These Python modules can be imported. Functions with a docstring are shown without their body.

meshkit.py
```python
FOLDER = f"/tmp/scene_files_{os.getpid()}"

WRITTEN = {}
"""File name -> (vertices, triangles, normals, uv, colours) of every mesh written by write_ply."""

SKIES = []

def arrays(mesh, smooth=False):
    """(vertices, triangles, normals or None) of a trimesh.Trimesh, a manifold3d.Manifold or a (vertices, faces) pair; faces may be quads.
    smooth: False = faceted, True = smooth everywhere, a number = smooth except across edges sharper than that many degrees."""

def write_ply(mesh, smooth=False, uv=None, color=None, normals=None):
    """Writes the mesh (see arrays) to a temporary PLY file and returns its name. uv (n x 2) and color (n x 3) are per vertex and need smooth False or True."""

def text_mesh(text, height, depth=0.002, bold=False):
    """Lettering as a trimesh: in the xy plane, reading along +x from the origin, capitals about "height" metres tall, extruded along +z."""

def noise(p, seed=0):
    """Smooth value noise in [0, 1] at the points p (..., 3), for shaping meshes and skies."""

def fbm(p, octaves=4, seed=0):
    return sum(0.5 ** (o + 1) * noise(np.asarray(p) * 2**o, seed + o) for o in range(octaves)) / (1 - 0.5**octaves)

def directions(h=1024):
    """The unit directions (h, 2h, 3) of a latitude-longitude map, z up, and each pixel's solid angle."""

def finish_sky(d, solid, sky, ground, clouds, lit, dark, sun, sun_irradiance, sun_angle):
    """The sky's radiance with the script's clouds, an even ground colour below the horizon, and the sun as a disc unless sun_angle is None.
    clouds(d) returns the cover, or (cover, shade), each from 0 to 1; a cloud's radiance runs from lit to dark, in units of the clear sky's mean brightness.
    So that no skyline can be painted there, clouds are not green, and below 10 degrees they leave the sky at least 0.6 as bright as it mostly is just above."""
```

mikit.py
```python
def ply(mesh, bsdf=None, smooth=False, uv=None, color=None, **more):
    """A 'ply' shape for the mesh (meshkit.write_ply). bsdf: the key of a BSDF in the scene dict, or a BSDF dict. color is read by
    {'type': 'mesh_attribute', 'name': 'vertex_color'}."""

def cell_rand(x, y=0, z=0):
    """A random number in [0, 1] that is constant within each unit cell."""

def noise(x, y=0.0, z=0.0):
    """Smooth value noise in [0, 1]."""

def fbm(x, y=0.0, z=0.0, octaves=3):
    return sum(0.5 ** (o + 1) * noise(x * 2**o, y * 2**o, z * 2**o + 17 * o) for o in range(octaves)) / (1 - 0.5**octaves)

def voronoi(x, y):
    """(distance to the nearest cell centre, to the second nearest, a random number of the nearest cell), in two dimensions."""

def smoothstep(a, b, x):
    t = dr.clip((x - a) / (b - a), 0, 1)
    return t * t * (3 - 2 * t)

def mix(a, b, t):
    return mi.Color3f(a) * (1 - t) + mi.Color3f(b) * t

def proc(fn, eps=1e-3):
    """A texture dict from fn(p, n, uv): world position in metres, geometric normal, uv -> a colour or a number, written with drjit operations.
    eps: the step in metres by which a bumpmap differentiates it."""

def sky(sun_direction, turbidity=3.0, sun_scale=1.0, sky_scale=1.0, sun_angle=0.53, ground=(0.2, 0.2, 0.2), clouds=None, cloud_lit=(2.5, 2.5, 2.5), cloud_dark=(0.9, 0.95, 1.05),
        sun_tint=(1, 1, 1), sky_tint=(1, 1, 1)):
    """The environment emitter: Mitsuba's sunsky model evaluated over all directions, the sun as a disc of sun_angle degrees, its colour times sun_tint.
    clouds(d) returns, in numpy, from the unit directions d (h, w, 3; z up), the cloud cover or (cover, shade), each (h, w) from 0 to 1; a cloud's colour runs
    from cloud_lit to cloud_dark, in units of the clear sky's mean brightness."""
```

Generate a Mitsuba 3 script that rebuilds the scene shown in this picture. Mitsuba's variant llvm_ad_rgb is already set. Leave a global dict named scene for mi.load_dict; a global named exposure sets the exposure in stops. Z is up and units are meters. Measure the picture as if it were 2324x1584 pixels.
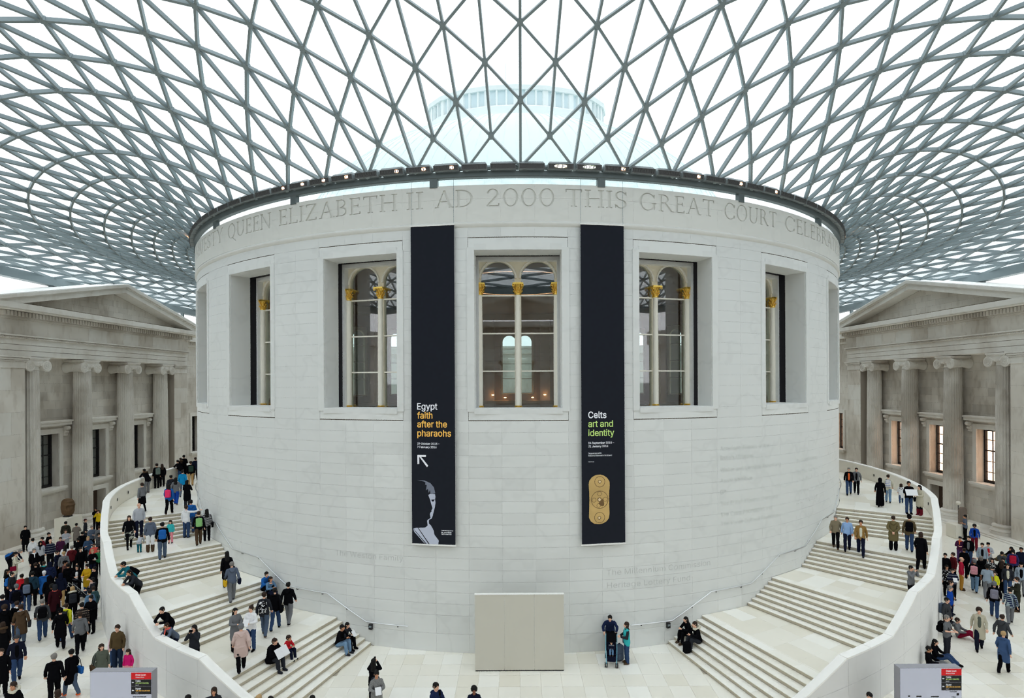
import math, random
import numpy as np, trimesh, mitsuba as mi, drjit as dr
import manifold3d as m3
import mikit, meshkit
from shapely.geometry import Polygon, Point, box
from shapely.ops import unary_union
from shapely import affinity
T = mi.ScalarTransform4f
scene, labels = {}, {}

# ---------------------------------------------------------------- camera, sky, exposure
# The origin is the centre of the round reading room at floor level; +y runs north, +x east, z up.
R = 22.2                     # outer radius of the drum
CAM = (-0.075, -46.69, 11.16)
ROLL = 0.0048
scene['camera'] = {'type': 'perspective', 'fov': 2 * math.degrees(math.atan(1162 / 1347.57)), 'fov_axis': 'x', 'near_clip': 0.1, 'far_clip': 500.0,
    'principal_point_offset_x': -0.0045, 'principal_point_offset_y': -0.0495,
    'to_world': T().look_at(origin=list(CAM), target=[CAM[0], CAM[1] + 10, CAM[2]], up=[math.sin(ROLL), 0, math.cos(ROLL)])}

def overcast(d):
    n = meshkit.fbm(d * np.array([2.2, 2.2, 4.0]) + 3.1, 4, 5)
    return np.ones(d.shape[:2]), np.clip((n - 0.38) * 2.0, 0, 1)
scene['sky'] = mikit.sky([0.2, -0.5, 0.85], sun_scale=0.0, ground=(0.3, 0.3, 0.3), clouds=overcast, cloud_lit=(2.5, 2.55, 2.6), cloud_dark=(2.1, 2.3, 2.42))
exposure = 2.75

# ---------------------------------------------------------------- materials
def rgb(c): return {'type': 'rgb', 'value': [float(v) for v in c]}
def mat(name, c, rough=0.8, spec=0.3, metallic=0.0, bump=None, **k):
    b = {'type': 'principled', 'base_color': rgb(c) if not isinstance(c, dict) else c, 'roughness': rough, 'specular': spec, **({'metallic': metallic} if metallic else {}), **k}
    if bump: b = {'type': 'bumpmap', 'arbitrary': bump[0], 'scale': bump[1], 'bsdf': b}
    scene[name] = {'type': 'twosided', 'bsdf': b}
    return name
def s2l(*c): return tuple(((v / 255) / 12.92 if v <= 10 else ((v / 255 + 0.055) / 1.055) ** 2.4) for v in c)

def veined(base, amp, scale, streak=0.0):
    a = [float(v) for v in base]
    def fn(p, n, uv):
        f = mikit.fbm(p.x * scale, p.y * scale, p.z * scale, 4)
        v = mikit.smoothstep(0.46, 0.5, f) - mikit.smoothstep(0.5, 0.54, f)
        k = 1 + amp * (mikit.fbm(p.x * scale * .5 + 7, p.y * scale * .5, p.z * scale * .5, 3) - .5) * 2 - streak * v
        return mi.Color3f(*a) * k
    return mikit.proc(fn)
def weathered(base, dark, z0):
    a, b = [float(v) for v in base], [float(v) for v in dark]
    def fn(p, n, uv):
        g = mikit.fbm(p.x * .35 + 3, p.y * .35, p.z * .22, 4)
        h = mikit.fbm(p.x * 3.1, p.y * 3.1, p.z * 1.1, 3)
        t = mikit.smoothstep(.42, .68, g) * .75 + mikit.smoothstep(.5, .75, h) * .3
        return mikit.mix(a, b, dr.clip(t, 0, 1))
    return mikit.proc(fn)

DRUM = [mat(f'm_drum_{i}', veined(np.array([.70, .715, .705]) * k, .035, .55, .045), .55, .35) for i, k in enumerate((1.0, .975, 1.02, .955))]
mat('m_drum_joint', (.52, .53, .52), .9)
mat('m_drum_band', veined((.70, .70, .665), .03, .5, .03), .6, .3)
mat('m_gap_shade', (.012, .012, .016), .6)
PAVE = [mat(f'm_pave_{i}', veined(np.array(c), .03, 1.3), .34, .5) for i, c in enumerate(((.80, .775, .70), (.77, .74, .655), (.83, .815, .755), (.74, .705, .61)))]
mat('m_pave_joint', (.50, .46, .38), .9)
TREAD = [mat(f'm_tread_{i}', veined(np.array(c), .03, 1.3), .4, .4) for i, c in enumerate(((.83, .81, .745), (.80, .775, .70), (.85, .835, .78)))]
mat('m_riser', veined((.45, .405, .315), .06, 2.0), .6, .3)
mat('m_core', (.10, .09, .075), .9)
mat('m_wall_stone', veined((.70, .70, .69), .03, .6, .02), .6, .3)
mat('m_wall_inner', veined((.74, .70, .62), .03, .6, .02), .6, .3)
mat('m_coping', veined((.86, .85, .815), .02, .9), .5, .35)
PORT = [mat(f'm_port_{i}', weathered(np.array([.66, .625, .565]) * k, np.array([.42, .375, .315]) * k, 0), .85, .2) for i, k in enumerate((1.0, .93, 1.05, .86))]
mat('m_port_clean', weathered((.70, .68, .63), (.56, .52, .46), 0), .85, .2)
mat('m_port_joint', (.33, .29, .24), .9)
mat('m_flute', weathered((.64, .61, .56), (.36, .32, .27), 0), .85, .2)
mat('m_steel', s2l(138, 151, 155), .42, .4, .25)
mat('m_steel_dark', s2l(92, 101, 102), .45, .4, .3)
mat('m_chrome', (.72, .74, .76), .22, .5, .95)
mat('m_black_metal', (.02, .02, .022), .5)
mat('m_gold', (.86, .58, .12), .28, .5, .9)
mat('m_cream', (.80, .745, .60), .6, .3)
mat('m_cream_white', (.84, .81, .72), .5, .3)
mat('m_room', (.46, .33, .26), .8, .2)
mat('m_room_trim', (.47, .36, .25), .7, .2)
mat('m_dome', veined((.66, .755, .745), .04, .4), .7, .2)
mat('m_dome_trim', (.74, .80, .80), .7)
mat('m_dome_glass', (.56, .68, .72), .3, .5)
mat('m_banner', s2l(33, 36, 44), .9, .1)
mat('m_white_print', (.86, .87, .93), .8)
mat('m_orange_print', s2l(248, 192, 95), .8)
mat('m_green_print', s2l(190, 222, 130), .8)
mat('m_bust', s2l(188, 194, 212), .8)
mat('m_bust_dim', s2l(120, 126, 142), .8)
mat('m_plaque', veined(s2l(196, 164, 104), .25, 3.0), .6, .4)
mat('m_plaque_line', s2l(112, 86, 52), .6)
mat('m_plaque_hi', s2l(226, 202, 160), .5)
mat('m_hoarding', veined((.56, .54, .475), .02, .7), .7, .2)
mat('m_hoarding_edge', (.80, .80, .77), .7)
mat('m_sign_face', s2l(198, 201, 218), .5)
mat('m_sign_edge', s2l(150, 150, 156), .5)
mat('m_sign_red', s2l(215, 22, 30), .5)
mat('m_sign_black', s2l(22, 22, 26), .5)
mat('m_sash', (.012, .011, .012), .5)
mat('m_blind_cold', s2l(120, 122, 122), .8)
mat('m_blind_dark', s2l(58, 58, 60), .8)
mat('m_door_wood', (.07, .045, .032), .6)
mat('m_bronze_stone', veined((.115, .068, .034), .6, 4.0), .8)
mat('m_brown_stone', veined((.185, .145, .12), .2, 4.0), .8)
mat('m_plinth', veined((.74, .71, .62), .02, 1.0), .6, .3)
mat('m_timber', s2l(205, 150, 85), .7)
mat('m_grey_panel', s2l(150, 162, 170), .7)
scene['m_roof_glass'] = {'type': 'thindielectric', 'int_ior': 1.5, 'specular_transmittance': rgb((.93, .985, .995))}
scene['m_window_glass'] = {'type': 'thindielectric', 'int_ior': 1.95, 'specular_transmittance': rgb((.80, .90, .88))}

# ---------------------------------------------------------------- helpers
def numbered(name):
    if not any(k == name or k.startswith(name + '__') for k in USED): USED.add(name); return name
    n = COUNT.get(name, 0) + 1
    COUNT[name] = n
    name = f'{name}_{n:03d}'
    USED.add(name)
    return name
USED, COUNT, TAKEN = set(), {}, {}
def thing(name, label, cat, group=None):
    n = TAKEN.get(name, -1) + 1; TAKEN[name] = n
    key = name if n == 0 else f'{name}_{n:03d}'
    labels[key] = {'label': label, 'category': cat, **({'group': group} if group else {})}
    return key
def struct(name):
    labels[name] = {'kind': 'structure'}
    return name
def put(parent, name, mesh, m, smooth=False, label=None, kind=None, **k):
    full = parent + '__' + name if parent else name
    n = TAKEN.get(full, -1) + 1; TAKEN[full] = n
    key = full if n == 0 else f'{full}_{n:03d}'
    scene[key] = mesh if isinstance(mesh, dict) else mikit.ply(mesh, m, smooth=smooth, **k)
    if label or kind: labels[key] = {**({'label': label} if label else {}), **({'kind': kind} if kind else {})}
    return key
def cat(ms): return trimesh.util.concatenate([m for m in ms if m is not None and len(m.faces)])
def bx(x0, x1, y0, y1, z0, z1):
    m = trimesh.creation.box(extents=(abs(x1 - x0), abs(y1 - y0), abs(z1 - z0)))
    m.apply_translation(((x0 + x1) / 2, (y0 + y1) / 2, (z0 + z1) / 2)); return m
def tri(poly): return trimesh.creation.triangulate_polygon(poly, engine='earcut')
def mesh_of(v, f): return trimesh.Trimesh(np.asarray(v, float), np.asarray(f, int), process=False)
def tube(pts, r, n=8, closed=False):
    p = np.asarray(pts, float); t = np.gradient(p, axis=0)
    t /= np.linalg.norm(t, axis=1, keepdims=True) + 1e-12
    up = np.where(np.abs(t[:, 2:]) < .95, [[0, 0, 1.0]], [[1.0, 0, 0]])
    a = np.cross(t, up); a /= np.linalg.norm(a, axis=1, keepdims=True) + 1e-12
    b = np.cross(t, a); w = np.arange(n) * 2 * np.pi / n
    rr = np.broadcast_to(r, (len(p),))[:, None, None]
    v = (p[:, None] + rr * (np.cos(w)[None, :, None] * a[:, None] + np.sin(w)[None, :, None] * b[:, None])).reshape(-1, 3)
    i, j = np.meshgrid(np.arange(len(p) - 1), np.arange(n), indexing='ij')
    q = np.stack([i * n + j, i * n + (j + 1) % n, (i + 1) * n + (j + 1) % n, (i + 1) * n + j], -1).reshape(-1, 4)
    f = list(np.vstack([q[:, [0, 1, 2]], q[:, [0, 2, 3]]]))
    m = len(v); v = np.vstack([v, p[0], p[-1]])
    for k in range(n):
        f.append([m, (k + 1) % n, k]); f.append([m + 1, (len(p) - 1) * n + k, (len(p) - 1) * n + (k + 1) % n])
    return mesh_of(v, f)
def lathe(prof, n=32, full=2 * np.pi, start=0.0):
    prof = np.asarray(prof, float); c = full >= 2 * np.pi - 1e-6
    w = start + np.arange(n if c else n + 1) * full / n
    v = np.stack([prof[:, 0][None] * np.sin(w)[:, None], -prof[:, 0][None] * np.cos(w)[:, None], np.broadcast_to(prof[:, 1], (len(w), len(prof)))], -1).reshape(-1, 3)
    k, f = len(prof), []
    for i in range(n):
        a, b = i * k, ((i + 1) % len(w)) * k
        for j in range(k - 1): f += [[a + j, b + j, b + j + 1], [a + j, b + j + 1, a + j + 1]]
    return mesh_of(v, f)
def grid_prism(u0, u1, z0, z1, d0, d1, nu, fmap):
    """a rectangle (u, z) with its front at depth d1, its edges running back to d0, mapped into the world"""
    u = np.linspace(u0, u1, nu + 1); v, f = [], []
    for a in u: v += [(a, z0, d1), (a, z1, d1), (a, z0, d0), (a, z1, d0)]
    for i in range(nu):
        a, b = 4 * i, 4 * i + 4
        f += [[a, b, b + 1], [a, b + 1, a + 1], [a + 1, b + 1, b + 3], [a + 1, b + 3, a + 3], [a + 2, b + 2, b], [a + 2, b, a]]
    e = 4 * nu
    f += [[0, 1, 3], [0, 3, 2], [e + 1, e, e + 2], [e + 1, e + 2, e + 3]]
    return mesh_of(fmap(np.array(v, float)), f)
def poly_prism(poly, d0, d1, fmap, step=None, back=False):
    """any polygon in (u, z): front faces cut into strips of width step so that they can be bent, and side walls"""
    out = []
    for g in (poly.geoms if hasattr(poly, 'geoms') else [poly]):
        if g.is_empty or g.area < 1e-5 or g.geom_type != 'Polygon': continue
        x0, y0, x1, y1 = g.bounds
        n = 1 if not step else max(1, math.ceil((x1 - x0) / step)); xs = np.linspace(x0, x1, n + 1)
        for a, b in zip(xs[:-1], xs[1:]):
            piece = g if n == 1 else g.intersection(box(a, y0 - 1, b, y1 + 1))
            for h in (piece.geoms if hasattr(piece, 'geoms') else [piece]):
                if h.geom_type != 'Polygon' or h.area < 1e-6: continue
                v, f = tri(h)
                out.append(mesh_of(np.column_stack([v, np.full(len(v), d1)]), f))
                if back: out.append(mesh_of(np.column_stack([v, np.full(len(v), d0)]), np.asarray(f)[:, ::-1]))
        for ring in [g.exterior, *g.interiors]:
            c = np.array(ring.coords)
            if step:
                cc = []
                for p, q in zip(c[:-1], c[1:]):
                    m = max(1, math.ceil(abs(q[0] - p[0]) / step)); cc += [p + (q - p) * t / m for t in range(m)]
                c = np.array(cc + [c[-1]])
            k = len(c)
            v = np.vstack([np.column_stack([c, np.full(k, d1)]), np.column_stack([c, np.full(k, d0)])])
            f = []
            for i in range(k - 1): f += [[i, i + k, i + 1], [i + 1, i + k, i + 1 + k]]
            out.append(mesh_of(v, f))
    if not out: return None
    m = cat(out); return mesh_of(fmap(np.array(m.vertices)), m.faces)
def drum_map(v, rad=R):
    """(arc length at radius R, z, outward depth) -> world"""
    a = v[:, 0] / R; r = rad + v[:, 2]
    return np.column_stack([r * np.sin(a), -r * np.cos(a), v[:, 1]])
def bay_map(deg):
    """(u along the tangent, z, inward depth) of a window bay -> world"""
    a = math.radians(deg); n = np.array([math.sin(a), -math.cos(a)]); t = np.array([math.cos(a), math.sin(a)])
    return lambda v: np.column_stack([n[0] * (R - v[:, 2]) + t[0] * v[:, 0], n[1] * (R - v[:, 2]) + t[1] * v[:, 0], v[:, 1]])
def seen(p):
    """how large the quad of world points shows in the photograph, in square pixels (0 outside the frame)"""
    q = np.asarray(p, float) - CAM
    if q[:, 1].min() < .5: return 0.0
    x, y = 1172 + 1347.6 * q[:, 0] / q[:, 1], 870 - 1347.6 * q[:, 2] / q[:, 1]
    if x.max() < 0 or x.min() > 2324 or y.max() < 0 or y.min() > 1584: return 0.0
    x, y = np.clip(x, 0, 2324), np.clip(y, 0, 1584)
    return 0.5 * abs(np.dot(x, np.roll(y, 1)) - np.dot(y, np.roll(x, 1)))
def pieces(parent, name, items, rest, rest_mat, most=290):
    """items: (mesh, material, score). The best-seen ones become parts, the others one part of kind stuff."""
    items = sorted(items, key=lambda t: -t[2])
    for m, b, s in items[:most]: put(parent, name, m, b)
    if len(items) > most: put(parent, rest, cat([t[0] for t in items[most:]]), rest_mat, kind='stuff')
def text_poly(s, height, bold=False):
    m = meshkit.text_mesh(s, height, .01, bold)
    v, f = np.asarray(m.vertices), np.asarray(m.faces)
    top = f[(v[f][:, :, 2] > .009).all(1)]
    return unary_union([Polygon(v[t][:, :2]).buffer(1e-5) for t in top])
def flat_map(o, ux, n):
    """(u, z, depth) -> world on a flat upright panel with origin o, horizontal direction ux and outward normal n"""
    o, ux, n = (np.array(t, float) for t in (o, ux, n))
    return lambda v: o + v[:, :1] * ux + v[:, 1:2] * np.array([0, 0, 1.0]) + v[:, 2:3] * n
# ---------------------------------------------------------------- the drum
struct('wall_drum')
COURSE = (17.22 - 9.61) / 16
JOINTS = (-9.0, -5.363, -1.787, 1.787, 5.363)
def arc(deg): return math.radians(deg) * R
g = .0035
# carved Roman capitals of the frieze, drawn as strokes
def serif_glyphs():
    th, tk, sf = .055, .115, .05
    def st(x0, y0, x1, y1, w):
        d = np.array([x1 - x0, y1 - y0]); n = np.array([-d[1], d[0]]) / np.linalg.norm(d) * w / 2
        p, q = np.array([x0, y0]), np.array([x1, y1])
        return Polygon([p + n, q + n, q - n, p - n])
    def foot(x, y, w=.26): return box(x - w / 2, y - sf / 2 if y > .5 else y, x + w / 2, y + sf / 2 if y < .5 else y + .0)
    def sf2(x, y, w=.26): return box(x - w / 2, (y if y < .5 else y - sf), x + w / 2, (y + sf if y < .5 else y))
    def I(x, w=tk, y0=0, y1=1): return [box(x - w / 2, y0, x + w / 2, y1), sf2(x, y0), sf2(x, y1)]
    def ring(cx, cy, rx, ry, w, a0=None, a1=None):
        t = np.linspace(0, 2 * np.pi, 49)
        o = Polygon(np.column_stack([cx + rx * np.cos(t), cy + ry * np.sin(t)])).difference(Polygon(np.column_stack([cx + (rx - w) * np.cos(t), cy + (ry - w * .5) * np.sin(t)])))
        if a0 is not None:
            t = np.radians(np.linspace(a0, a1, 24)); o = o.intersection(Polygon([(cx, cy), *np.column_stack([cx + 3 * np.cos(t), cy + 3 * np.sin(t)])]))
        return o
    G = {}
    G['I'] = (I(.15), .3)
    G['H'] = (I(.15) + I(.72) + [box(.15, .48, .72, .53)], .87)
    G['E'] = (I(.15) + [box(.1, 0, .58, sf), box(.1, 1 - sf, .55, 1), box(.15, .5, .47, .55), box(.53, 0, .58, .16), box(.5, .84, .55, 1), box(.44, .42, .48, .63)], .62)
    G['L'] = (I(.15) + [box(.1, 0, .58, sf), box(.53, 0, .58, .17)], .62)
    G['T'] = ([box(.33, 0, .33 + tk, 1), sf2(.39, 0), box(.04, 1 - sf, .74, 1), box(.04, .83, .09, 1), box(.69, .83, .74, 1)], .78)
    G['A'] = ([st(.12, 0, .43, 1, th), st(.43, 1, .74, 0, tk), sf2(.1, 0, .2), sf2(.76, 0, .24), box(.25, .33, .62, .38)], .88)
    G['M'] = (I(.13, th) + I(.92, tk) + [st(.13, 1, .5, .05, tk), st(.5, .05, .92, 1, th)], 1.05)
    G['N'] = (I(.13, th) + [box(.78 - th / 2, 0, .78 + th / 2, 1), sf2(.78, 1)] + [st(.13, 1, .78, 0, tk)], .92)
    G['J'] = ([box(.14, .1, .14 + tk, 1), sf2(.2, 1), st(.17, .12, .02, -.12, th)], .34)
    G['S'] = ([ring(.3, .745, .25, .255, .09, 20, 270), ring(.3, .26, .26, .26, .1, -160, 90), box(.5, .78, .55, .96), box(.04, .04, .09, .22)], .62)
    G['Y'] = ([box(.33, 0, .33 + tk, .48), sf2(.39, 0), st(.39, .46, .1, 1, tk), st(.39, .46, .68, 1, th), sf2(.09, 1, .24), sf2(.7, 1, .2)], .8)
    G['O'] = ([ring(.45, .5, .43, .52, .11)], .92)
    G['Q'] = ([ring(.45, .5, .43, .52, .11), st(.5, .06, .95, -.25, .08)], .95)
    G['C'] = ([ring(.45, .5, .43, .52, .11, 38, 322), box(.76, .72, .81, .93), box(.76, .08, .81, .26)], .85)
    G['G'] = ([ring(.45, .5, .43, .52, .11, 38, 315), box(.72, .06, .72 + tk, .44), sf2(.78, .44, .24) if False else box(.66, .4, .9, .45), box(.76, .72, .81, .93)], .94)
    G['U'] = ([box(.1, .35, .1 + tk, 1), box(.7, .35, .7 + th, 1), sf2(.15, 1), sf2(.73, 1), ring(.425, .35, .33, .37, .1, 180, 360)], .88)
    G['D'] = (I(.15) + [ring(.25, .5, .55, .5, .11, -90, 90), box(.15, 0, .3, sf), box(.15, 1 - sf, .3, 1)], .86)
    G['B'] = (I(.15) + [ring(.27, .76, .27, .24, .09, -90, 90), ring(.27, .27, .34, .27, .1, -90, 90), box(.15, 0, .3, sf), box(.15, 1 - sf, .3, 1), box(.15, .5, .3, .55)], .66)
    G['R'] = (I(.15) + [ring(.27, .74, .3, .26, .1, -90, 90), box(.15, 1 - sf, .3, 1), box(.15, .48, .3, .53), st(.38, .5, .74, 0, tk), sf2(.76, 0, .2)], .82)
    G['Z'] = ([box(.08, 1 - sf, .68, 1), box(.05, 0, .7, sf), st(.1, .03, .65, .97, tk), box(.08, .84, .13, 1), box(.65, 0, .7, .17)], .78)
    G['2'] = ([ring(.33, .72, .27, .29, .1, -15, 175), st(.57, .68, .08, .04, .09), box(.04, 0, .64, .07), box(.59, 0, .64, .17)], .72)
    G['0'] = ([ring(.38, .5, .35, .52, .1)], .78)
    return {k: (unary_union(v), w) for k, (v, w) in G.items()}
GL = serif_glyphs()
def carved_word(word, deg0, deg1, z0, z1):
    x, parts = 0.0, []
    for c in word:
        q, w = GL[c]; parts.append(affinity.translate(q, x, 0)); x += w + .06
    q = unary_union(parts); b = q.bounds; s0, s1 = arc(deg0), arc(deg1)
    return affinity.translate(affinity.scale(q, (s1 - s0) / (b[2] - b[0]), z1 - z0, origin=(b[0], 0)), s0 - b[0], z0)
FRIEZE = unary_union([carved_word(w, a, b, 18.46, 19.18) for w, a, b in (
    ('MAJESTY', -57.0, -42.2), ('QUEEN', -40.7, -30.9), ('ELIZABETH', -29.5, -13.15), ('II', -12.05, -10.2), ('AD', -8.9, -4.75), ('2000', -3.3, 3.9),
    ('THIS', 5.1, 11.85), ('GREAT', 13.35, 22.9), ('COURT', 24.4, 33.4), ('CELEBRATING', 35.2, 60.0))])
# the donors' names, lower on the stones
def carved_line(s, a0, a1, z, h):
    q = text_poly(s, h).buffer(-.0035 if h < .25 else -.005); b = q.bounds; k = (arc(a1) - arc(a0)) / (b[2] - b[0])
    return affinity.translate(affinity.scale(q, k, 1, origin=(b[0], 0)), arc(a0) - b[0], z)
def worn_line(a0, a1, z, h, seed):
    """a line of carving too worn to read: the ends of its strokes"""
    r, u, out = random.Random(seed), arc(a0), []
    while u < arc(a1):
        for k in range(r.choice((1, 2, 2))):
            zz = z + r.choice((0, .0, .45, .7)) * h; out.append(box(u, zz, u + r.uniform(.03, .07), zz + r.uniform(.03, .06)))
        u += r.uniform(.09, .17)
    return unary_union(out)
NAMES = unary_union([carved_line(*t) for t in (
    ('The Weston Family', -21.25, -12.75, 3.69, .235), ('The Millennium Commission', 9.45, 22.25, 3.13, .235), ('Heritage Lottery Fund', 9.5, 19.5, 2.59, .235),
    ('American Friends of the', 23.8, 31.95, 8.13, .19), ('British Museum', 23.8, 29.0, 7.72, .19), ('Walter and Leonore Annenberg', 23.8, 34.35, 7.18, .19), ('Asahi Shimbun', 23.8, 28.85, 6.70, .19),
    ('BP', 23.8, 24.65, 6.19, .19), ('The British Museum Company', 23.8, 33.75, 5.68, .19), ('The Clore Foundation and', 23.8, 32.5, 5.19, .19), ('The Vivien Duffield Foundation', 23.8, 34.1, 4.78, .19),
    ('Sir Joseph Hotung', 38.05, 44.3, 7.2, .19))] + [worn_line(38.05, e, z, .19, i) for i, (e, z) in enumerate(((46.3, 6.65), (42.5, 6.25), (47.3, 5.63), (44.3, 5.15)))])
items, rnd = [], random.Random(3)
def add_block(a0, a1, z0, z1):
    u0, u1 = arc(a0) + .0018, arc(a1) - .0018
    if u1 - u0 < .05: return
    z0, z1 = z0 + g, z1 - g
    b = box(u0, z0, u1, z1)
    m = grid_prism(u0, u1, z0, z1, -.03, 0, 3, drum_map) if not NAMES.intersects(b) else poly_prism(b.difference(NAMES), -.03, 0, drum_map, .45)
    c = drum_map(np.array([[u0, z0, 0], [u1, z0, 0], [u1, z1, 0], [u0, z1, 0]]))
    front = np.dot(c.mean(0)[:2], np.array(CAM[:2]) - c.mean(0)[:2]) > 0
    items.append((m, DRUM[rnd.choice((0, 0, 0, 1, 1, 2, 2, 3))], seen(c) if front else 0.0))
zs = [0.0, .765, 1.53] + [1.53 + (9.61 - 1.53) / 17 * i for i in range(1, 18)]
for bay in range(-4, 5):
    c = bay * 18
    for a0, a1 in zip(JOINTS, JOINTS[1:] + (9.0,)):
        for z0, z1 in zip(zs, zs[1:]): add_block(c + a0, c + a1, z0, z1)
        add_block(c + a0, c + a1, 17.22, 17.64)
    for i in range(16):
        add_block(c - 9, c - 5.363, 9.61 + i * COURSE, 9.61 + (i + 1) * COURSE); add_block(c + 5.363, c + 9, 9.61 + i * COURSE, 9.61 + (i + 1) * COURSE)
pieces('wall_drum', 'stone_block', items, 'stone_blocks_beyond', 'm_drum_1')
# backing shell behind the joints, open at the windows, all the way round
shell = box(0, 0, arc(360), 19.3)
shell = affinity.translate(shell, arc(-180), 0)
HALF = 1.815
holes = [box(arc(18 * b) - HALF - .03, 10.1, arc(18 * b) + HALF + .03, 16.7) for b in range(-9, 10)] + [box(arc(-180) - 1, 10.1, arc(-180) + HALF, 16.7), box(arc(180) - HALF, 10.1, arc(180) + 1, 16.7)]
put('wall_drum', 'backing', poly_prism(shell.difference(unary_union(holes)), -.012, -.012, drum_map, .5), 'm_drum_joint')
put('wall_drum', 'cornice', lathe([(R - .05, 17.60), (R + .01, 17.63), (R + .05, 17.66), (R + .095, 17.73), (R + .095, 17.79), (R + .075, 17.80), (R + .075, 17.842), (R - .1, 17.86)], 240), 'm_drum_band', True)
items = []
for i in range(-19, 20):
    for z0, z1 in ((17.84, 18.78), (18.78, 19.36)):
        a0, a1 = i * 3.6 - 1.8, i * 3.6 + 1.8
        b = box(arc(a0) + .0008, z0 + .002, arc(a1) - .0008, z1 - .002)
        m = poly_prism(b.difference(FRIEZE), -.07, 0, lambda v: drum_map(v, R + .075), .35)
        items.append((m, 'm_drum_band', 1))
pieces('wall_drum', 'frieze_block', items, 'frieze_blocks_beyond', 'm_drum_band')
put('wall_drum', 'frieze_backing', lathe([(R + .008, 17.8), (R + .008, 19.34), (R - .5, 19.34)], 240), 'm_drum_band', 30)
put('wall_drum', 'parapet_top', lathe([(R + .07, 19.345), (R - .6, 19.35)], 240), 'm_drum_band')

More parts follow.
